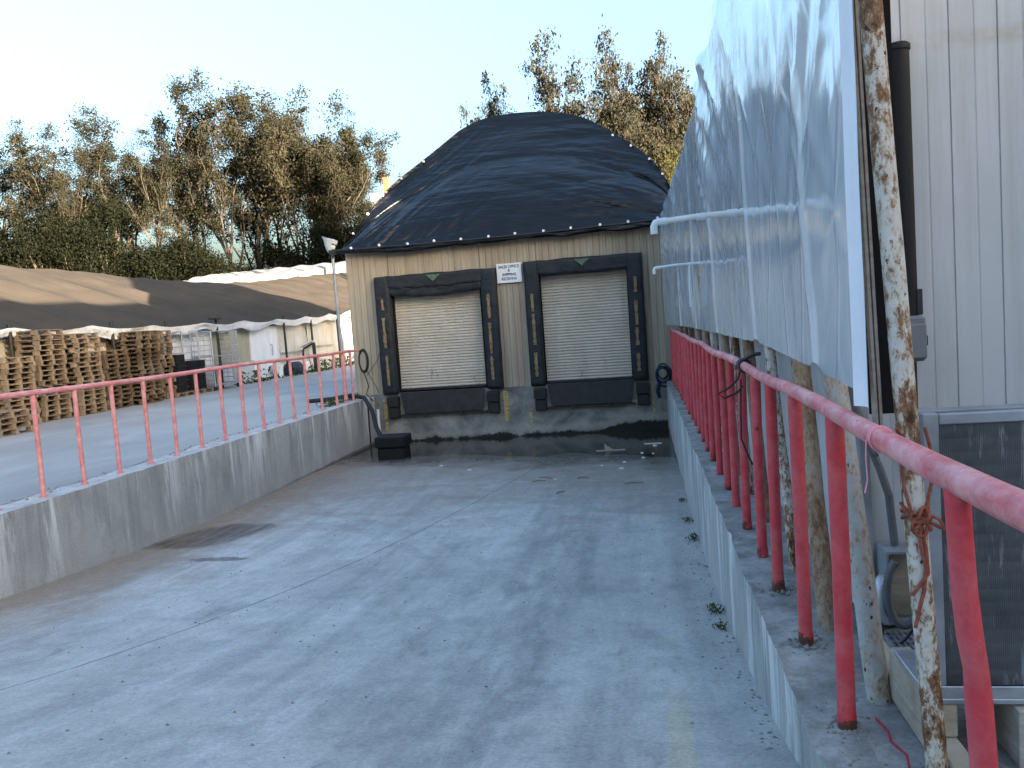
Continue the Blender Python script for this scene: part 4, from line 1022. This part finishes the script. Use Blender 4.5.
# far white tunnels
tn = None
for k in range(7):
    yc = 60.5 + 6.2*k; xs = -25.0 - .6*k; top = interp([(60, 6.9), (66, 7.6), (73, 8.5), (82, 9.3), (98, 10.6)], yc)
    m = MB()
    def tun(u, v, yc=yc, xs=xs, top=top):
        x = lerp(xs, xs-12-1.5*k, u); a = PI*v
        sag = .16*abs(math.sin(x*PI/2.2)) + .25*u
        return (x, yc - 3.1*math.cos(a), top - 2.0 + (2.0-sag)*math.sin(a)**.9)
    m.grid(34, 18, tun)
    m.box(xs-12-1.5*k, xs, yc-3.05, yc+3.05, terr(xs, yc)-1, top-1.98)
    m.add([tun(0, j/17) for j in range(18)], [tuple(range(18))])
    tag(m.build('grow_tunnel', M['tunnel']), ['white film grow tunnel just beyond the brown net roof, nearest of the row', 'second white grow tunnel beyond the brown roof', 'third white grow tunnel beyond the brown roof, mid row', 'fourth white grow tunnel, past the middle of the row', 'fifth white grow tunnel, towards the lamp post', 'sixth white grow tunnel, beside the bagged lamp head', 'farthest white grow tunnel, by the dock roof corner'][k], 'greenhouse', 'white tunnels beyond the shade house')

# ------------------------------------------------------------------ pallets
def pallet_mesh(seed):
    r = random.Random(seed); m = MB(); W, D = 1.19, 1.0
    for j in range(3):
        y = (-D/2 + .045, 0, D/2 - .045)[j]
        for i in range(3):
            x = (-W/2 + .07, 0, W/2 - .07)[i]
            m.box(x-.07, x+.07, y-.045, y+.045, .018, .098)
        m.box(-W/2, W/2, y-.05, y+.05, 0, .018)
        m.box(-W/2, W/2, y-.05, y+.05, .098, .111)
    for i in range(7):
        if r.random() < .06: continue
        x = lerp(-W/2+.05, W/2-.05, i/6) + r.uniform(-.008, .008)
        m.box(x-.048, x+.048, -D/2-.004, D/2+.004, .1115, .1315)
    return m
PM = []
for s in range(4):
    o = pallet_mesh(s).build('pallet', M['wood']); PM.append(o)
first = [True]*4
ORD = ['bottom', 'second', 'third', 'fourth', 'fifth', 'sixth', 'seventh', 'eighth', 'ninth', 'tenth', 'eleventh', 'twelfth', 'thirteenth', 'fourteenth', 'fifteenth', 'sixteenth', 'seventeenth', 'eighteenth']
# (x, y, count, desc, rotation)
stacks = [(-15.62, 15.35, 6, 'low pallet stack cut by the left picture edge'),
          (-15.55, 16.75, 8, 'low pallet stack farthest left, in front of the white sheeting'),
          (-15.85, 18.05, 13, 'mid height pallet stack, second visible from the left'),
          (-15.92, 19.32, 18, 'tall pallet stack, third visible from the left'),
          (-15.80, 20.62, 17, 'tall narrow pallet stack in the middle of the row'),
          (-15.95, 22.15, 13, 'lower brown pallet stack right of the middle'),
          (-15.75, 23.42, 17, 'dark tall pallet stack, second from the black crates'),
          (-16.05, 24.62, 17, 'tall pallet stack beside the black crates'),
          (-17.15, 17.6, 12, 'pallet stack tucked behind the mid height one'),
          (-14.55, 16.2, 4, 'shortest pallet stack standing forward in the yard')]
for si, (sx, sy, n, desc) in enumerate(stacks):
    z = .01; rz0 = R.choice((0, PI/2))
    for k in range(n):
        s = R.randrange(4); src = PM[s]
        if first[s]: o = src; first[s] = False
        else: o = src.copy(); C.objects.link(o)
        rz = (rz0 if R.random() < .93 else PI/2-rz0) + R.uniform(-.025, .025)
        o.location = (sx + R.uniform(-.035, .035), sy + R.uniform(-.025, .025), z); o.rotation_euler = (0, 0, rz)
        z += .1325; tv = (1.15, .85, 1.3, 1.1, 1.25, .5, .45, .8, .5, 1.2)[si]*R.uniform(.8, 1.2); o.color = (tv, tv*(.96 if si not in (5, 6) else .86), tv*(.92 if si not in (5, 6) else .72), 1)
        pos = 'topmost pallet' if k == n-1 else ('bottom pallet' if k == 0 else ORD[k] + ' pallet up')
        tag(o, pos + ' of the ' + desc, 'pallet', 'wooden pallets stacked against the shade house')
for s in range(4):
    if first[s]: bpy.data.objects.remove(PM[s])
# black crates on a pallet
def crate_mesh():
    m = MB(); m.rbox(-.29, .29, -.2, .2, 0, .028, .006)
    for x in (-.29, .275): m.box(x, x+.015, -.2, .2, .029, .235)
    for y in (-.2, .185): m.box(-.274, .274, y, y+.015, .029, .235)
    m.rbox(-.305, .305, -.215, .215, .236, .25, .004)
    for k in range(5): m.box(.291, .297, -.18+.08*k, -.15+.08*k, .03, .235)
    return m
cm = crate_mesh().build('crate', M['blackplastic']); fst = True
for bx, by, nx, cnt in ((-15.75, 25.45, 'nearest', 5), (-15.75, 26.25, 'middle', 4), (-15.75, 26.75, 'farthest', 4)):
    for k in range(cnt):
        if fst: o = cm; fst = False
        else: o = cm.copy(); C.objects.link(o)
        o.location = (bx + R.uniform(-.02, .02), by, .15 + .255*k); o.scale = (1.25, 1.0 if nx != 'nearest' else 1.3, 1)
        if nx == 'middle': o.scale = (1.25, 1.05, 1)
        tag(o, f"{'top' if k == cnt-1 else ORD[k]} black plastic crate in the {nx} crate stack beside the cage trolley", 'crate', 'black crates beside the cage trolley')
for k, (bx, by) in enumerate(((-15.75, 25.4), (-15.75, 26.55))):
    o = pallet_mesh(20+k).build('pallet', M['wood']); o.location = (bx, by, .01); o.rotation_euler = (0, 0, PI/2)
    tag(o, ['single pallet under the nearest stack of black crates', 'single pallet under the two shorter stacks of black crates'][k], 'pallet', 'pallets under the black crates')
# cage trolley
ct = thing('cage_trolley', 'tall galvanised cage trolley on small wheels beside the black crates', 'trolley', (-15.9, 28.2, 0))
m = MB()
x0, x1, y0, y1 = -16.0, -15.2, 27.2, 29.1
for x in (x0, x1):
    for y in (y0, y1): m.tube([(x, y, .16), (x, y, 2.15)], .03, 6)
for x in (x0, x1):
    for z in (.2, .85, 1.25, 2.15): m.tube([(x, y0, z), (x, y1, z)], .022, 6)
for y in (y0, y1):
    for z in (.2, 1.25, 2.15): m.tube([(x0, y, z), (x1, y, z)], .022, 6)
    for i in range(10): m.tube([(x0, y, .4+.18*i), (x1, y, .4+.18*i)], .012, 5)
    for i in range(4): m.tube([(lerp(x0, x1, (i+.5)/4), y, .2), (lerp(x0, x1, (i+.5)/4), y, 2.15)], .010, 5)
m.build('frame', M['galv'], ct)
m = MB()
for i in range(7): m.tube([(x1, lerp(y1-.5, y1, i/6), .2), (x1, lerp(y1-.5, y1, i/6), 2.15)], .014, 5)
for i in range(9): m.tube([(x1, y1-.5, .4+.2*i), (x1, y1, .4+.2*i)], .012, 5)
m.build('side_mesh', M['galv'], ct)
MB().rbox(x0, x1, y0, y1, .16, .19, .005).build('shelf', M['galv'], ct)
MB().rbox(x0+.03, x1-.03, y0+.03, y1-.03, .82, .845, .005).build('shelf', M['galv'], ct)
for x in (x0+.08, x1-.08):
    for y in (y0+.1, y1-.1): MB().tube([(x-.03, y, .075), (x+.03, y, .075)], .075, 12).build('wheel', M['rubber'], ct)
t2 = thing('cage_trolley', 'narrow grey cage trolley half hidden behind the black crate stacks', 'trolley', (-16.0, 26.2, 0))
m = MB()
for x in (-16.15, -15.55):
    for y in (25.9, 26.9): m.tube([(x, y, .1), (x, y, 2.2)], .028, 6)
    for i in range(9): m.tube([(x, 25.9, .3+.23*i), (x, 26.9, .3+.23*i)], .014, 5)
for y in (25.9, 26.9):
    for z in (.3, 1.2, 2.2): m.tube([(-16.15, y, z), (-15.55, y, z)], .02, 5)
m.build('frame', M['galv'], t2)
for y in (26.0, 26.8): MB().tube([(-15.9, y, .06), (-15.84, y, .06)], .06, 10).build('wheel', M['rubber'], t2)
# bucket, barrel, bench-like rack
bk = thing('bucket', 'white plastic bucket on the ground by the shade house door', 'bucket', (-15.9, 33.9, 0))
m = MB(); m.tube([(-15.9, 33.9, .0), (-15.9, 33.9, .55)], [.20, .25], 16); m.build('pail', M['whitep'], bk)
m = MB().tube([(-15.9, 33.9, .52), (-15.9, 33.9, .57)], .275, 16); m.build('lid', M['whitep'], bk)
br = MB().tube([(-15.9, 35.0, .30), (-15.9, 35.05, .30), (-15.85, 35.9, .30), (-15.85, 35.95, .30)], [.27, .30, .30, .27], 18)
tag(br.build('barrel', M['blue']), 'dark blue barrel lying on its side next to the white bucket', 'barrel')
jc = MB().rbox(-16.0, -15.6, 36.3, 36.8, .1, .55, .05); jc.tube([(-15.8, 36.55, .55), (-15.8, 36.55, .66)], .08, 10)
tag(jc.build('jug', M['whitep']), 'white plastic jug on the weeds right of the blue barrel', 'jug')
tr = thing('tilted_tray', 'small black stand carrying a tilted pale board in front of the milky curtain', 'stand', (-15.8, 37.2, 0))
m = MB(); m.tube([(-16.0, 37.0, 0), (-16.0, 37.0, 1.05), (-15.95, 37.0, 1.15), (-15.5, 37.0, 1.35)], .05, 8); m.tube([(-15.5, 37.3, 0), (-15.52, 37.3, 1.4)], .05, 8); m.build('frame', M['black_metal'], tr)
MB().box(-.33, .33, -.3, .3, -.015, .015, Matrix.Translation((-15.78, 37.1, 1.36)) @ Matrix.Rotation(-.42, 4, 'Y')).build('board', M['whitep'], tr)

# ------------------------------------------------------------------ leaves, weeds, trees
def leaf_quad(m, p, size, r, asp=.45):
    d = Vector((r.gauss(0, 1), r.gauss(0, 1), r.gauss(0, 1)-.5)).normalized()
    q = d.cross(Vector((r.gauss(0, 1), r.gauss(0, 1), r.gauss(0, 1)))).normalized()
    a = d*size*.5; b = q*size*asp*.5
    i = len(m.v); m.v += [tuple(p-a), tuple(p+b-a*.1), tuple(p+a), tuple(p-b-a*.1)]; m.f.append((i, i+1, i+2, i+3)); m.sm.append(False)
def grow(seed, H, spread, nlead, leaf, nclump, per, low=.35, cl=(.7, 1.4), trunk_r=.28, loose=1.0):
    r = random.Random(seed); tk = MB(); lf = MB(); tips = []
    def limb(p, d, L, rad, depth):
        n = 6; pts = [p.copy()]; dd = d.copy()
        for i in range(n):
            dd = (dd + Vector((r.gauss(0, .13), r.gauss(0, .13), .06 + r.gauss(0, .05)))).normalized()
            pts.append(pts[-1] + dd*L/n)
        tk.tube(pts, [rad*(1-.75*i/n) for i in range(n+1)], 6 if depth else 8, caps=False)
        for i in range(2, n+1): tips.append((pts[i], depth, L))
        if depth < 3:
            k = r.choice((2, 3, 3)) if depth else nlead
            for j in range(k):
                i0 = r.randint(2, n) if depth else r.randint(3, n)
                az = r.uniform(0, 2*PI); el = r.uniform(.35, 1.15)
                nd = (dd*r.uniform(.5, 1.0) + Vector((math.cos(az)*spread, math.sin(az)*spread, r.uniform(.1, .6)))*.75).normalized()
                limb(pts[i0], nd, L*r.uniform(.48, .72), rad*(1-.75*i0/n)*.75 + .012, depth+1)
    limb(Vector((0, 0, -.3)), Vector((r.gauss(0, .05), r.gauss(0, .05), 1)), H*.58, trunk_r, 0)
    cand = [t for t in tips if t[0].z > H*low and t[1] >= 1]
    r.shuffle(cand)
    cxm = sum(t[0].x for t in cand)/len(cand); cym = sum(t[0].y for t in cand)/len(cand); czm = sum(t[0].z for t in cand)/len(cand)
    for i in range(len(tk.v)): a = tk.v[i]; tk.v[i] = (a[0]-cxm*a[2]/czm, a[1]-cym*a[2]/czm, a[2])
    for t in tips: t[0].x -= cxm*t[0].z/czm; t[0].y -= cym*t[0].z/czm
    # stretch to height
    zm = max(t[0].z for t in tips); k = H/(zm+.6)
    for i in range(len(tk.v)): a = tk.v[i]; tk.v[i] = (a[0], a[1], a[2]*k)
    for c in range(nclump):
        t = cand[c % len(cand)]; p = Vector((t[0].x, t[0].y, t[0].z*k)) + Vector((r.gauss(0, .35), r.gauss(0, .35), r.gauss(0, .3)))*loose
        s = r.uniform(*cl); ax = Vector((s*r.uniform(.7, 1.2), s*r.uniform(.7, 1.2), s*r.uniform(.55, 1.0)))
        kk = r.uniform(.6, 1.45)
        for q in range(int(per*r.uniform(.4, 1.35)/kk**.8)):
            o = Vector((r.gauss(0, .5), r.gauss(0, .5), r.gauss(0, .5)))
            leaf_quad(lf, p + Vector((o.x*ax.x, o.y*ax.y, o.z*ax.z - .25*abs(o.x)*ax.z)), leaf*kk*r.uniform(.55, 1.35), r)
    return tk, lf
def tree_proto(seed, label, lm, group, **kw):
    t = thing('eucalyptus_tree', label, 'tree', (0, 0, 0), group)
    a, b = grow(seed, **kw); a.build('trunk', M['bark'], t); b.build('crown', lm, t)
    return t
LG = 'tall eucalyptus trees behind the tunnels'; RG = 'eucalyptus trees behind the dock roof'
T = [tree_proto(3, '', M['leaf'], LG, H=22, spread=.50, nlead=6, leaf=.24, nclump=185, per=92, low=.26, cl=(.5, 1.15), trunk_r=.30, loose=.45),
     tree_proto(8, '', M['leaf'], LG, H=22, spread=.42, nlead=7, leaf=.24, nclump=185, per=92, low=.24, cl=(.5, 1.1), trunk_r=.28, loose=.45),
     tree_proto(14, '', M['leaf'], LG, H=22, spread=.58, nlead=6, leaf=.24, nclump=175, per=92, low=.36, cl=(.5, 1.15), trunk_r=.30, loose=.45),
     tree_proto(21, '', M['leaf'], LG, H=22, spread=.46, nlead=8, leaf=.24, nclump=190, per=90, low=.30, cl=(.5, 1.1), trunk_r=.27, loose=.6),
     tree_proto(26, '', M['leaf'], LG, H=22, spread=.38, nlead=7, leaf=.24, nclump=170, per=92, low=.33, cl=(.6, 1.2), trunk_r=.28, loose=.5)]
TR = [tree_proto(31, '', M['leaftan'], RG, H=20, spread=.58, nlead=6, leaf=.26, nclump=230, per=90, low=.36, cl=(.5, 1.05), trunk_r=.24, loose=.7),
      tree_proto(37, '', M['leaftan'], RG, H=20, spread=.70, nlead=6, leaf=.26, nclump=230, per=90, low=.36, cl=(.5, 1.05), trunk_r=.24, loose=.7)]
used = set()
def place(protos, i, x, y, topz, wid, rz, label, group):
    src = protos[i]; gz = terr(x, y); h0 = 22 if protos is T else 20
    sc = (topz-gz)/h0; wid *= .98 if protos is T else 1
    key = (id(protos), i)
    if key not in used:
        used.add(key); o = src; o.location = (x, y, gz); o.rotation_euler = (0, 0, rz); o['label'] = label
    else: o = dup(src, (x, y, gz), rz, None, label, group)
    o.scale = (sc*wid, sc*wid, sc); return o
left_trees = [(-69.5, 86, 28.0, 1.30, 'eucalyptus nearest the left picture edge'), (-63.0, 85, 29.5, 1.23, 'pointed eucalyptus, second from the left edge'), (-58.8, 89, 26.5, 1.17, 'shorter eucalyptus between two taller ones near the left edge'),
              (-54.5, 85, 27.0, 1.30, 'broad eucalyptus left of the tallest tree'), (-52.0, 92, 28.0, .9, 'slim eucalyptus set back just left of the tallest tree'), (-48.5, 86, 31.5, .9, 'tallest eucalyptus with a thin crown rising above the row'),
              (-44.2, 84, 29.6, 1.1, 'broad eucalyptus just right of the tallest tree'), (-40.2, 87, 29.2, 1.0, 'dense eucalyptus in the right half of the row'), (-36.8, 84, 28.6, 1.05, 'leaning eucalyptus with open limbs in the right half of the row'),
              (-33.2, 86, 27.4, 1.0, 'rounded eucalyptus, third from the right end of the row'), (-29.8, 84, 24.0, .95, 'low eucalyptus next to the right end of the row'), (-27.6, 88, 20.0, .9, 'lowest eucalyptus at the right end, above the roof corner'), (-74.5, 88, 27.5, 1.30, 'eucalyptus cut by the left edge of the picture'),
              (-66.5, 93, 25.5, 1.17, 'eucalyptus set behind the two at the left edge'), (-46.0, 94, 27.5, 1.0, 'eucalyptus set behind the tallest tree'), (-38.0, 95, 26.5, 1.0, 'eucalyptus set behind the dense right half of the row'),
              (-60.8, 82, 24.5, .9, 'eucalyptus standing forward between the second and third crowns from the left'), (-42.0, 92, 30.0, .95, 'slim tall eucalyptus behind the broad crown right of the tallest'), (-34.8, 91, 29.3, .9, 'tall thin eucalyptus rising behind the leaning one'), (-50.3, 82, 25.0, .9, 'shorter eucalyptus standing forward of the tallest tree'), (-31.5, 92, 26.5, .9, 'eucalyptus set behind the rounded one near the right end')]
for k, (x, y, tz, wd, lb) in enumerate(left_trees):
    place(T, (k*3+1) % 5, x, y, tz, wd, R.uniform(0, 6.28), lb, LG)
right_trees = [(-9.1, 62, 20.6, .55, 0, 'small bushy eucalyptus standing alone left of the dome peak'), (-4.2, 61, 22.4, .72, 1, 'tall airy eucalyptus above the peak of the black tarp'), (-1.9, 66, 19.6, .62, 0, 'slender eucalyptus just right of the tarp peak'),
               (1.0, 60, 22.6, .66, 1, 'tallest tan eucalyptus right of the black tarp'), (3.5, 61, 21.2, .6, 0, 'tan eucalyptus partly hidden by the plastic sheet'), (-1.4, 58, 15.0, .85, 1, 'low dense tan tree above the right shoulder of the tarp'),
               (1.6, 57, 16.0, .95, 0, 'low spreading tan tree at the right foot of the tarp roof'), (5.6, 63, 20.4, .8, 1, 'eucalyptus hidden mostly behind the white plastic sheet'), (-.2, 64, 18.5, .8, 0, 'middle height eucalyptus between the tarp peak and the tallest tan tree')]
for k, (x, y, tz, wd, i, lb) in enumerate(right_trees):
    place(TR, i, x, y, tz, wd, R.uniform(0, 6.28), lb, RG)
# understorey
def bush(seed, n, lm, label, group, name='bush', cat='bush'):
    r = random.Random(seed); m = MB(); t = thing(name, label, cat, (0, 0, 0), group); tk = MB()
    cs = []
    for k in range(46):
        z = r.uniform(.05, 1)**.8; w = math.sqrt(max(.02, 1-(z*.93)**2.2)); a = r.uniform(0, 2*PI); rr = math.sqrt(r.random())*w
        cs.append(Vector((math.cos(a)*rr*3.2, math.sin(a)*rr*3.2, z*7.2)))
    for c in cs:
        tk.tube([(c.x*.15, c.y*.15, 0), (c.x*.5, c.y*.5, c.z*.55), tuple(c)], [.10, .06, .02], 5, caps=False)
        s = r.uniform(.7, 1.3)
        for q in range(n):
            o = Vector((r.gauss(0, .55), r.gauss(0, .55), r.gauss(0, .45)))*s
            leaf_quad(m, c + o, .21*r.uniform(.6, 1.3), r, .55)
    tk.build('trunk', M['bark'], t); m.build('crown', lm, t); return t
UG = 'dark bushes below the eucalyptus row'
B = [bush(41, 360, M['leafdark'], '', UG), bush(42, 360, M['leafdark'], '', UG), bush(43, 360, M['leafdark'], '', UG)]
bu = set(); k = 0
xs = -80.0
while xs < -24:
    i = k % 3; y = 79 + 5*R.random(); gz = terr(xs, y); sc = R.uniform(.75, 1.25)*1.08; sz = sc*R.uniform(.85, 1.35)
    lb = 'dark leafy bush in the thicket under the left eucalyptus row'
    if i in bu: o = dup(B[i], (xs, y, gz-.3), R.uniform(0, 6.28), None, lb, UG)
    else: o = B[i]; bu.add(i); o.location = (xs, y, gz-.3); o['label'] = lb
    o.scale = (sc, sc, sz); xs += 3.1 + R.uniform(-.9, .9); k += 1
G = bush(51, 90, M['leafgreen'], 'yellow-green bush between the tan trees right of the tarp roof', 'bushes right of the tarp roof')
G.location = (3.0, 52, 3.4); G.scale = (.55, .55, 1.05)
# chimney-like post with cream box far behind
rp = MB().box(-18.42, -18.08, 60, 60.4, 4, 13.1); rp.box(-18.46, -18.04, 59.95, 60.45, 13.1, 13.2)
tag(rp.build('flue', M['rustred']), 'rust red flue sticking up left of the black tarp roof', 'flue')
cbx = MB().rbox(-19.2, -18.5, 58.8, 59.6, 11.3, 11.9, .1); cbx.tube([(-18.85, 59.2, 0), (-18.85, 59.2, 11.3)], .12, 8)
tag(cbx.build('floodlight', M['cream']), 'cream floodlight box on a post beside the rust red flue', 'light')
# weeds
def weed(loc, s, seed, label, group, n=60):
    r = random.Random(seed); m = MB()
    for q in range(n):
        a = r.uniform(0, 6.28); d = r.random()*s; p = Vector((math.cos(a)*d*.9, math.sin(a)*d*1.5, .02 + r.random()*s*.55*(1-d/s*.6)))
        leaf_quad(m, p, s*.36*r.uniform(.6, 1.3), r, .5)
    for q in range(6): a = r.uniform(0, 6.28); m.tube([(0, 0, -.02), (math.cos(a)*s*.5, math.sin(a)*s*.7, s*.4)], .004, 4, caps=False)
    o = m.build('weed', M['weed']); o.location = loc
    return tag(o, label, 'weed', group)
for k, (y, s, lb) in enumerate(((12.6, .07, 'tiny weed highest along the foot of the right wall, nearest the pool'), (11.2, .09, 'second green weed from the pool along the foot of the right wall'), (10.1, .12, 'leggy weed in the middle of the right wall foot'), (7.0, .10, 'fresh green weed at the foot of the right wall, nearest the camera'), (6.45, .07, 'withered weed and litter tuft just below the nearest green weed'))):
    weed((.50, y, ramp_z(.5, y)), s, 60+k, lb, 'weeds along the right wall foot')
m = MB(); r = random.Random(5)
for q in range(1100):
    y = r.uniform(30, 52); p = Vector((r.gauss(-15.75, .22), y, r.random()**2*.5))
    if 32.3 < y < 34.6 and r.random() < .6: continue
    leaf_quad(m, p, .2*r.uniform(.6, 1.4), r, .4)
for q in range(260):
    y = r.uniform(18.6, 20.8); p = Vector((r.gauss(-7.62, .10), y, r.random()**2*.14 + .01)); leaf_quad(m, p, .09*r.uniform(.6, 1.4), r, .4)
tag(struct(m.build('ground_weeds', M['weed']), 'stuff'), 'low green weeds growing along the foot of the shade house', 'weeds')
# litter, twigs and pebbles on the ramp
def scrap(x, y, s, mat, label, group, cat, flat=.35, seed=0, dz=0):
    r = random.Random(seed); m = MB(); n = 7
    top = [(math.cos(2*PI*i/n)*s*r.uniform(.6, 1.1), math.sin(2*PI*i/n)*s*r.uniform(.6, 1.1)) for i in range(n)]
    vs = [(a, b, 0) for a, b in top] + [(a*.7, b*.7, s*flat*r.uniform(.7, 1.2)) for a, b in top]
    m.add(vs, [tuple(range(n))[::-1], tuple(range(n, 2*n))] + [(i, (i+1) % n, n+(i+1) % n, n+i) for i in range(n)])
    o = m.build(cat.replace(' ', '_'), mat); o.location = (x, y, max(ramp_z(x, y), -1.262) + dz)
    return tag(o, label, cat, group)
for k, (x, y, s) in enumerate([(.19, 18.4, .06), (-.1, 17.5, .05), (-.08, 16.9, .045), (.13, 17.4, .04), (-.45, 16.4, .05), (-.9, 16.1, .04), (-.5, 15.7, .06), (-1.71, 14.85, .04), (-3.62, 16.2, .06), (-4.4, 16.9, .05)]):
    scrap(x, y, s, M['litter'], 'small pale scrap of litter at the wet foot of the ramp', 'pale litter scraps at the wet foot of the ramp', 'litter scrap', .4, k)
m = MB().box(-.32, .32, -.03, .03, 0, .02); m.add([(-.12, .0, .02), (.05, .02, .02), (-.14, .01, .17)], [(0, 1, 2)]); m.box(-.13, -.11, -.01, .01, .02, .15)
o = m.build('broken_board', M['lath']); o.location = (-.79, 18.0, -1.262); o.rotation_euler = (0, 0, .05); tag(o, 'broken pale board with an upright splinter floating in the dark pool', 'board')
m = MB().box(-.2, .2, -.05, .05, 0, .015); o = m.build('wood_slat', M['litter']); o.location = (.15, 18.7, -1.262); tag(o, 'short pale slat floating at the right end of the pool', 'slat')
for k, (x, y, L, a) in enumerate([(-2.0, 14.7, .25, .2), (-1.9, 15.0, .3, -.4), (-1.2, 14.9, .22, .5), (-.25, 14.2, .35, .1), (-1.5, 13.6, .2, 1.0)]):
    z = ramp_z(x, y); m = MB().tube([(-L/2, 0, .012), (-L*.1, .02, .02), (L/2, -.02, .012)], .008, 5); m.tube([(0, .01, .015), (L*.2, .08, .012)], .005, 5)
    o = m.build('twig', M['twig']); o.location = (x, y, z); o.rotation_euler = (0, 0, a)
    tag(o, 'dry brown twig on the lower ramp short of the pool', 'twig', 'twigs on the lower ramp')
r = random.Random(77); m = MB()
def peb(x, y, z, s):
    n = 5; vs = [(x+math.cos(2*PI*i/n)*s*r.uniform(.6, 1.2), y+math.sin(2*PI*i/n)*s*r.uniform(.6, 1.2), z-.002) for i in range(n)] + [(x, y, z+s*r.uniform(.4, .9))]
    m.add(vs, [(i, (i+1) % n, n) for i in range(n)])
for q in range(900):
    y = r.uniform(3.2, 17); x = r.uniform(WL+.1, WR-.05); peb(x, y, ramp_z(x, y), r.choice((.006, .008, .011, .018)))
for q in range(260):
    y = r.uniform(3.0, 12); x = WR - abs(r.gauss(0, .10)) - .01; peb(x, y, ramp_z(x, y), r.choice((.008, .012, .02)))
for q in range(600):
    y = r.uniform(2.6, 7); x = r.uniform(.65, 1.5); peb(x, y, apz(x, y)-.008, r.choice((.004, .006, .009, .013)))
for q in range(200):
    y = r.uniform(5, 20); x = WL - .46 + r.gauss(0, .06); peb(x, y, .0, r.choice((.01, .015, .025)))
tag(struct(m.build('grit', M['pebble']), 'stuff'), 'loose grit and small stones scattered on the concrete', 'grit')
# concrete crumbs heaped round the post feet
m = MB()
for y in (3.37, 4.23, 5.06):
    for q in range(60):
        a = r.uniform(0, 6.28); d = abs(r.gauss(.05, .035)); peb(.753+math.cos(a)*d, y+math.sin(a)*d, .002, r.choice((.008, .012, .016)))
tag(struct(m.build('mortar_crumbs', M['pebble']), 'stuff'), 'crumbled mortar heaped round the feet of the nearest red posts', 'mortar')

# ------------------------------------------------------------------ light, sky, camera
el, az = math.radians(6.0), math.radians(123.7)
to_sun = Vector((math.sin(az)*math.cos(el), math.cos(az)*math.cos(el), math.sin(el)))
sun = bpy.data.lights.new('sun', 'SUN'); sun.energy = 5.0; sun.angle = math.radians(.5); sun.color = (1, .79, .57)
so = bpy.data.objects.new('sun', sun); C.objects.link(so); so.rotation_euler = to_sun.to_track_quat('Z', 'Y').to_euler()
W = bpy.data.worlds.new('World'); S.world = W; W.use_nodes = True
nt = W.node_tree; sk = nt.nodes.new('ShaderNodeTexSky'); sk.sky_type = 'NISHITA'; sk.sun_disc = False
sk.sun_elevation = el; sk.sun_rotation = az; sk.air_density = 1.0; sk.dust_density = 9.0; sk.ozone_density = 2.05
nt.links.new(sk.outputs[0], nt.nodes['Background'].inputs[0]); nt.nodes['Background'].inputs[1].default_value = .15
yaw, pitch, roll, h, f = .16, -.0766, -.0701, 1.75, 812.4
d = Vector((-math.sin(yaw)*math.cos(pitch), math.cos(yaw)*math.cos(pitch), math.sin(pitch)))
r0 = Vector((math.cos(yaw), math.sin(yaw), 0)); u0 = r0.cross(d)
rr = r0*math.cos(roll) + u0*math.sin(roll); uu = u0*math.cos(roll) - r0*math.sin(roll)
cam = bpy.data.cameras.new('camera'); cam.sensor_width = 36; cam.lens = f/1024*36; cam.clip_start = .05; cam.clip_end = 3000
co = bpy.data.objects.new('camera', cam); C.objects.link(co)
co.matrix_world = Matrix(((rr.x, uu.x, -d.x, 0), (rr.y, uu.y, -d.y, 0), (rr.z, uu.z, -d.z, h), (0, 0, 0, 1)))
S.camera = co
v = S.view_settings; v.view_transform = 'Standard'; v.look = 'None'; v.exposure = 3.42; v.gamma = 1; v.use_curve_mapping = False
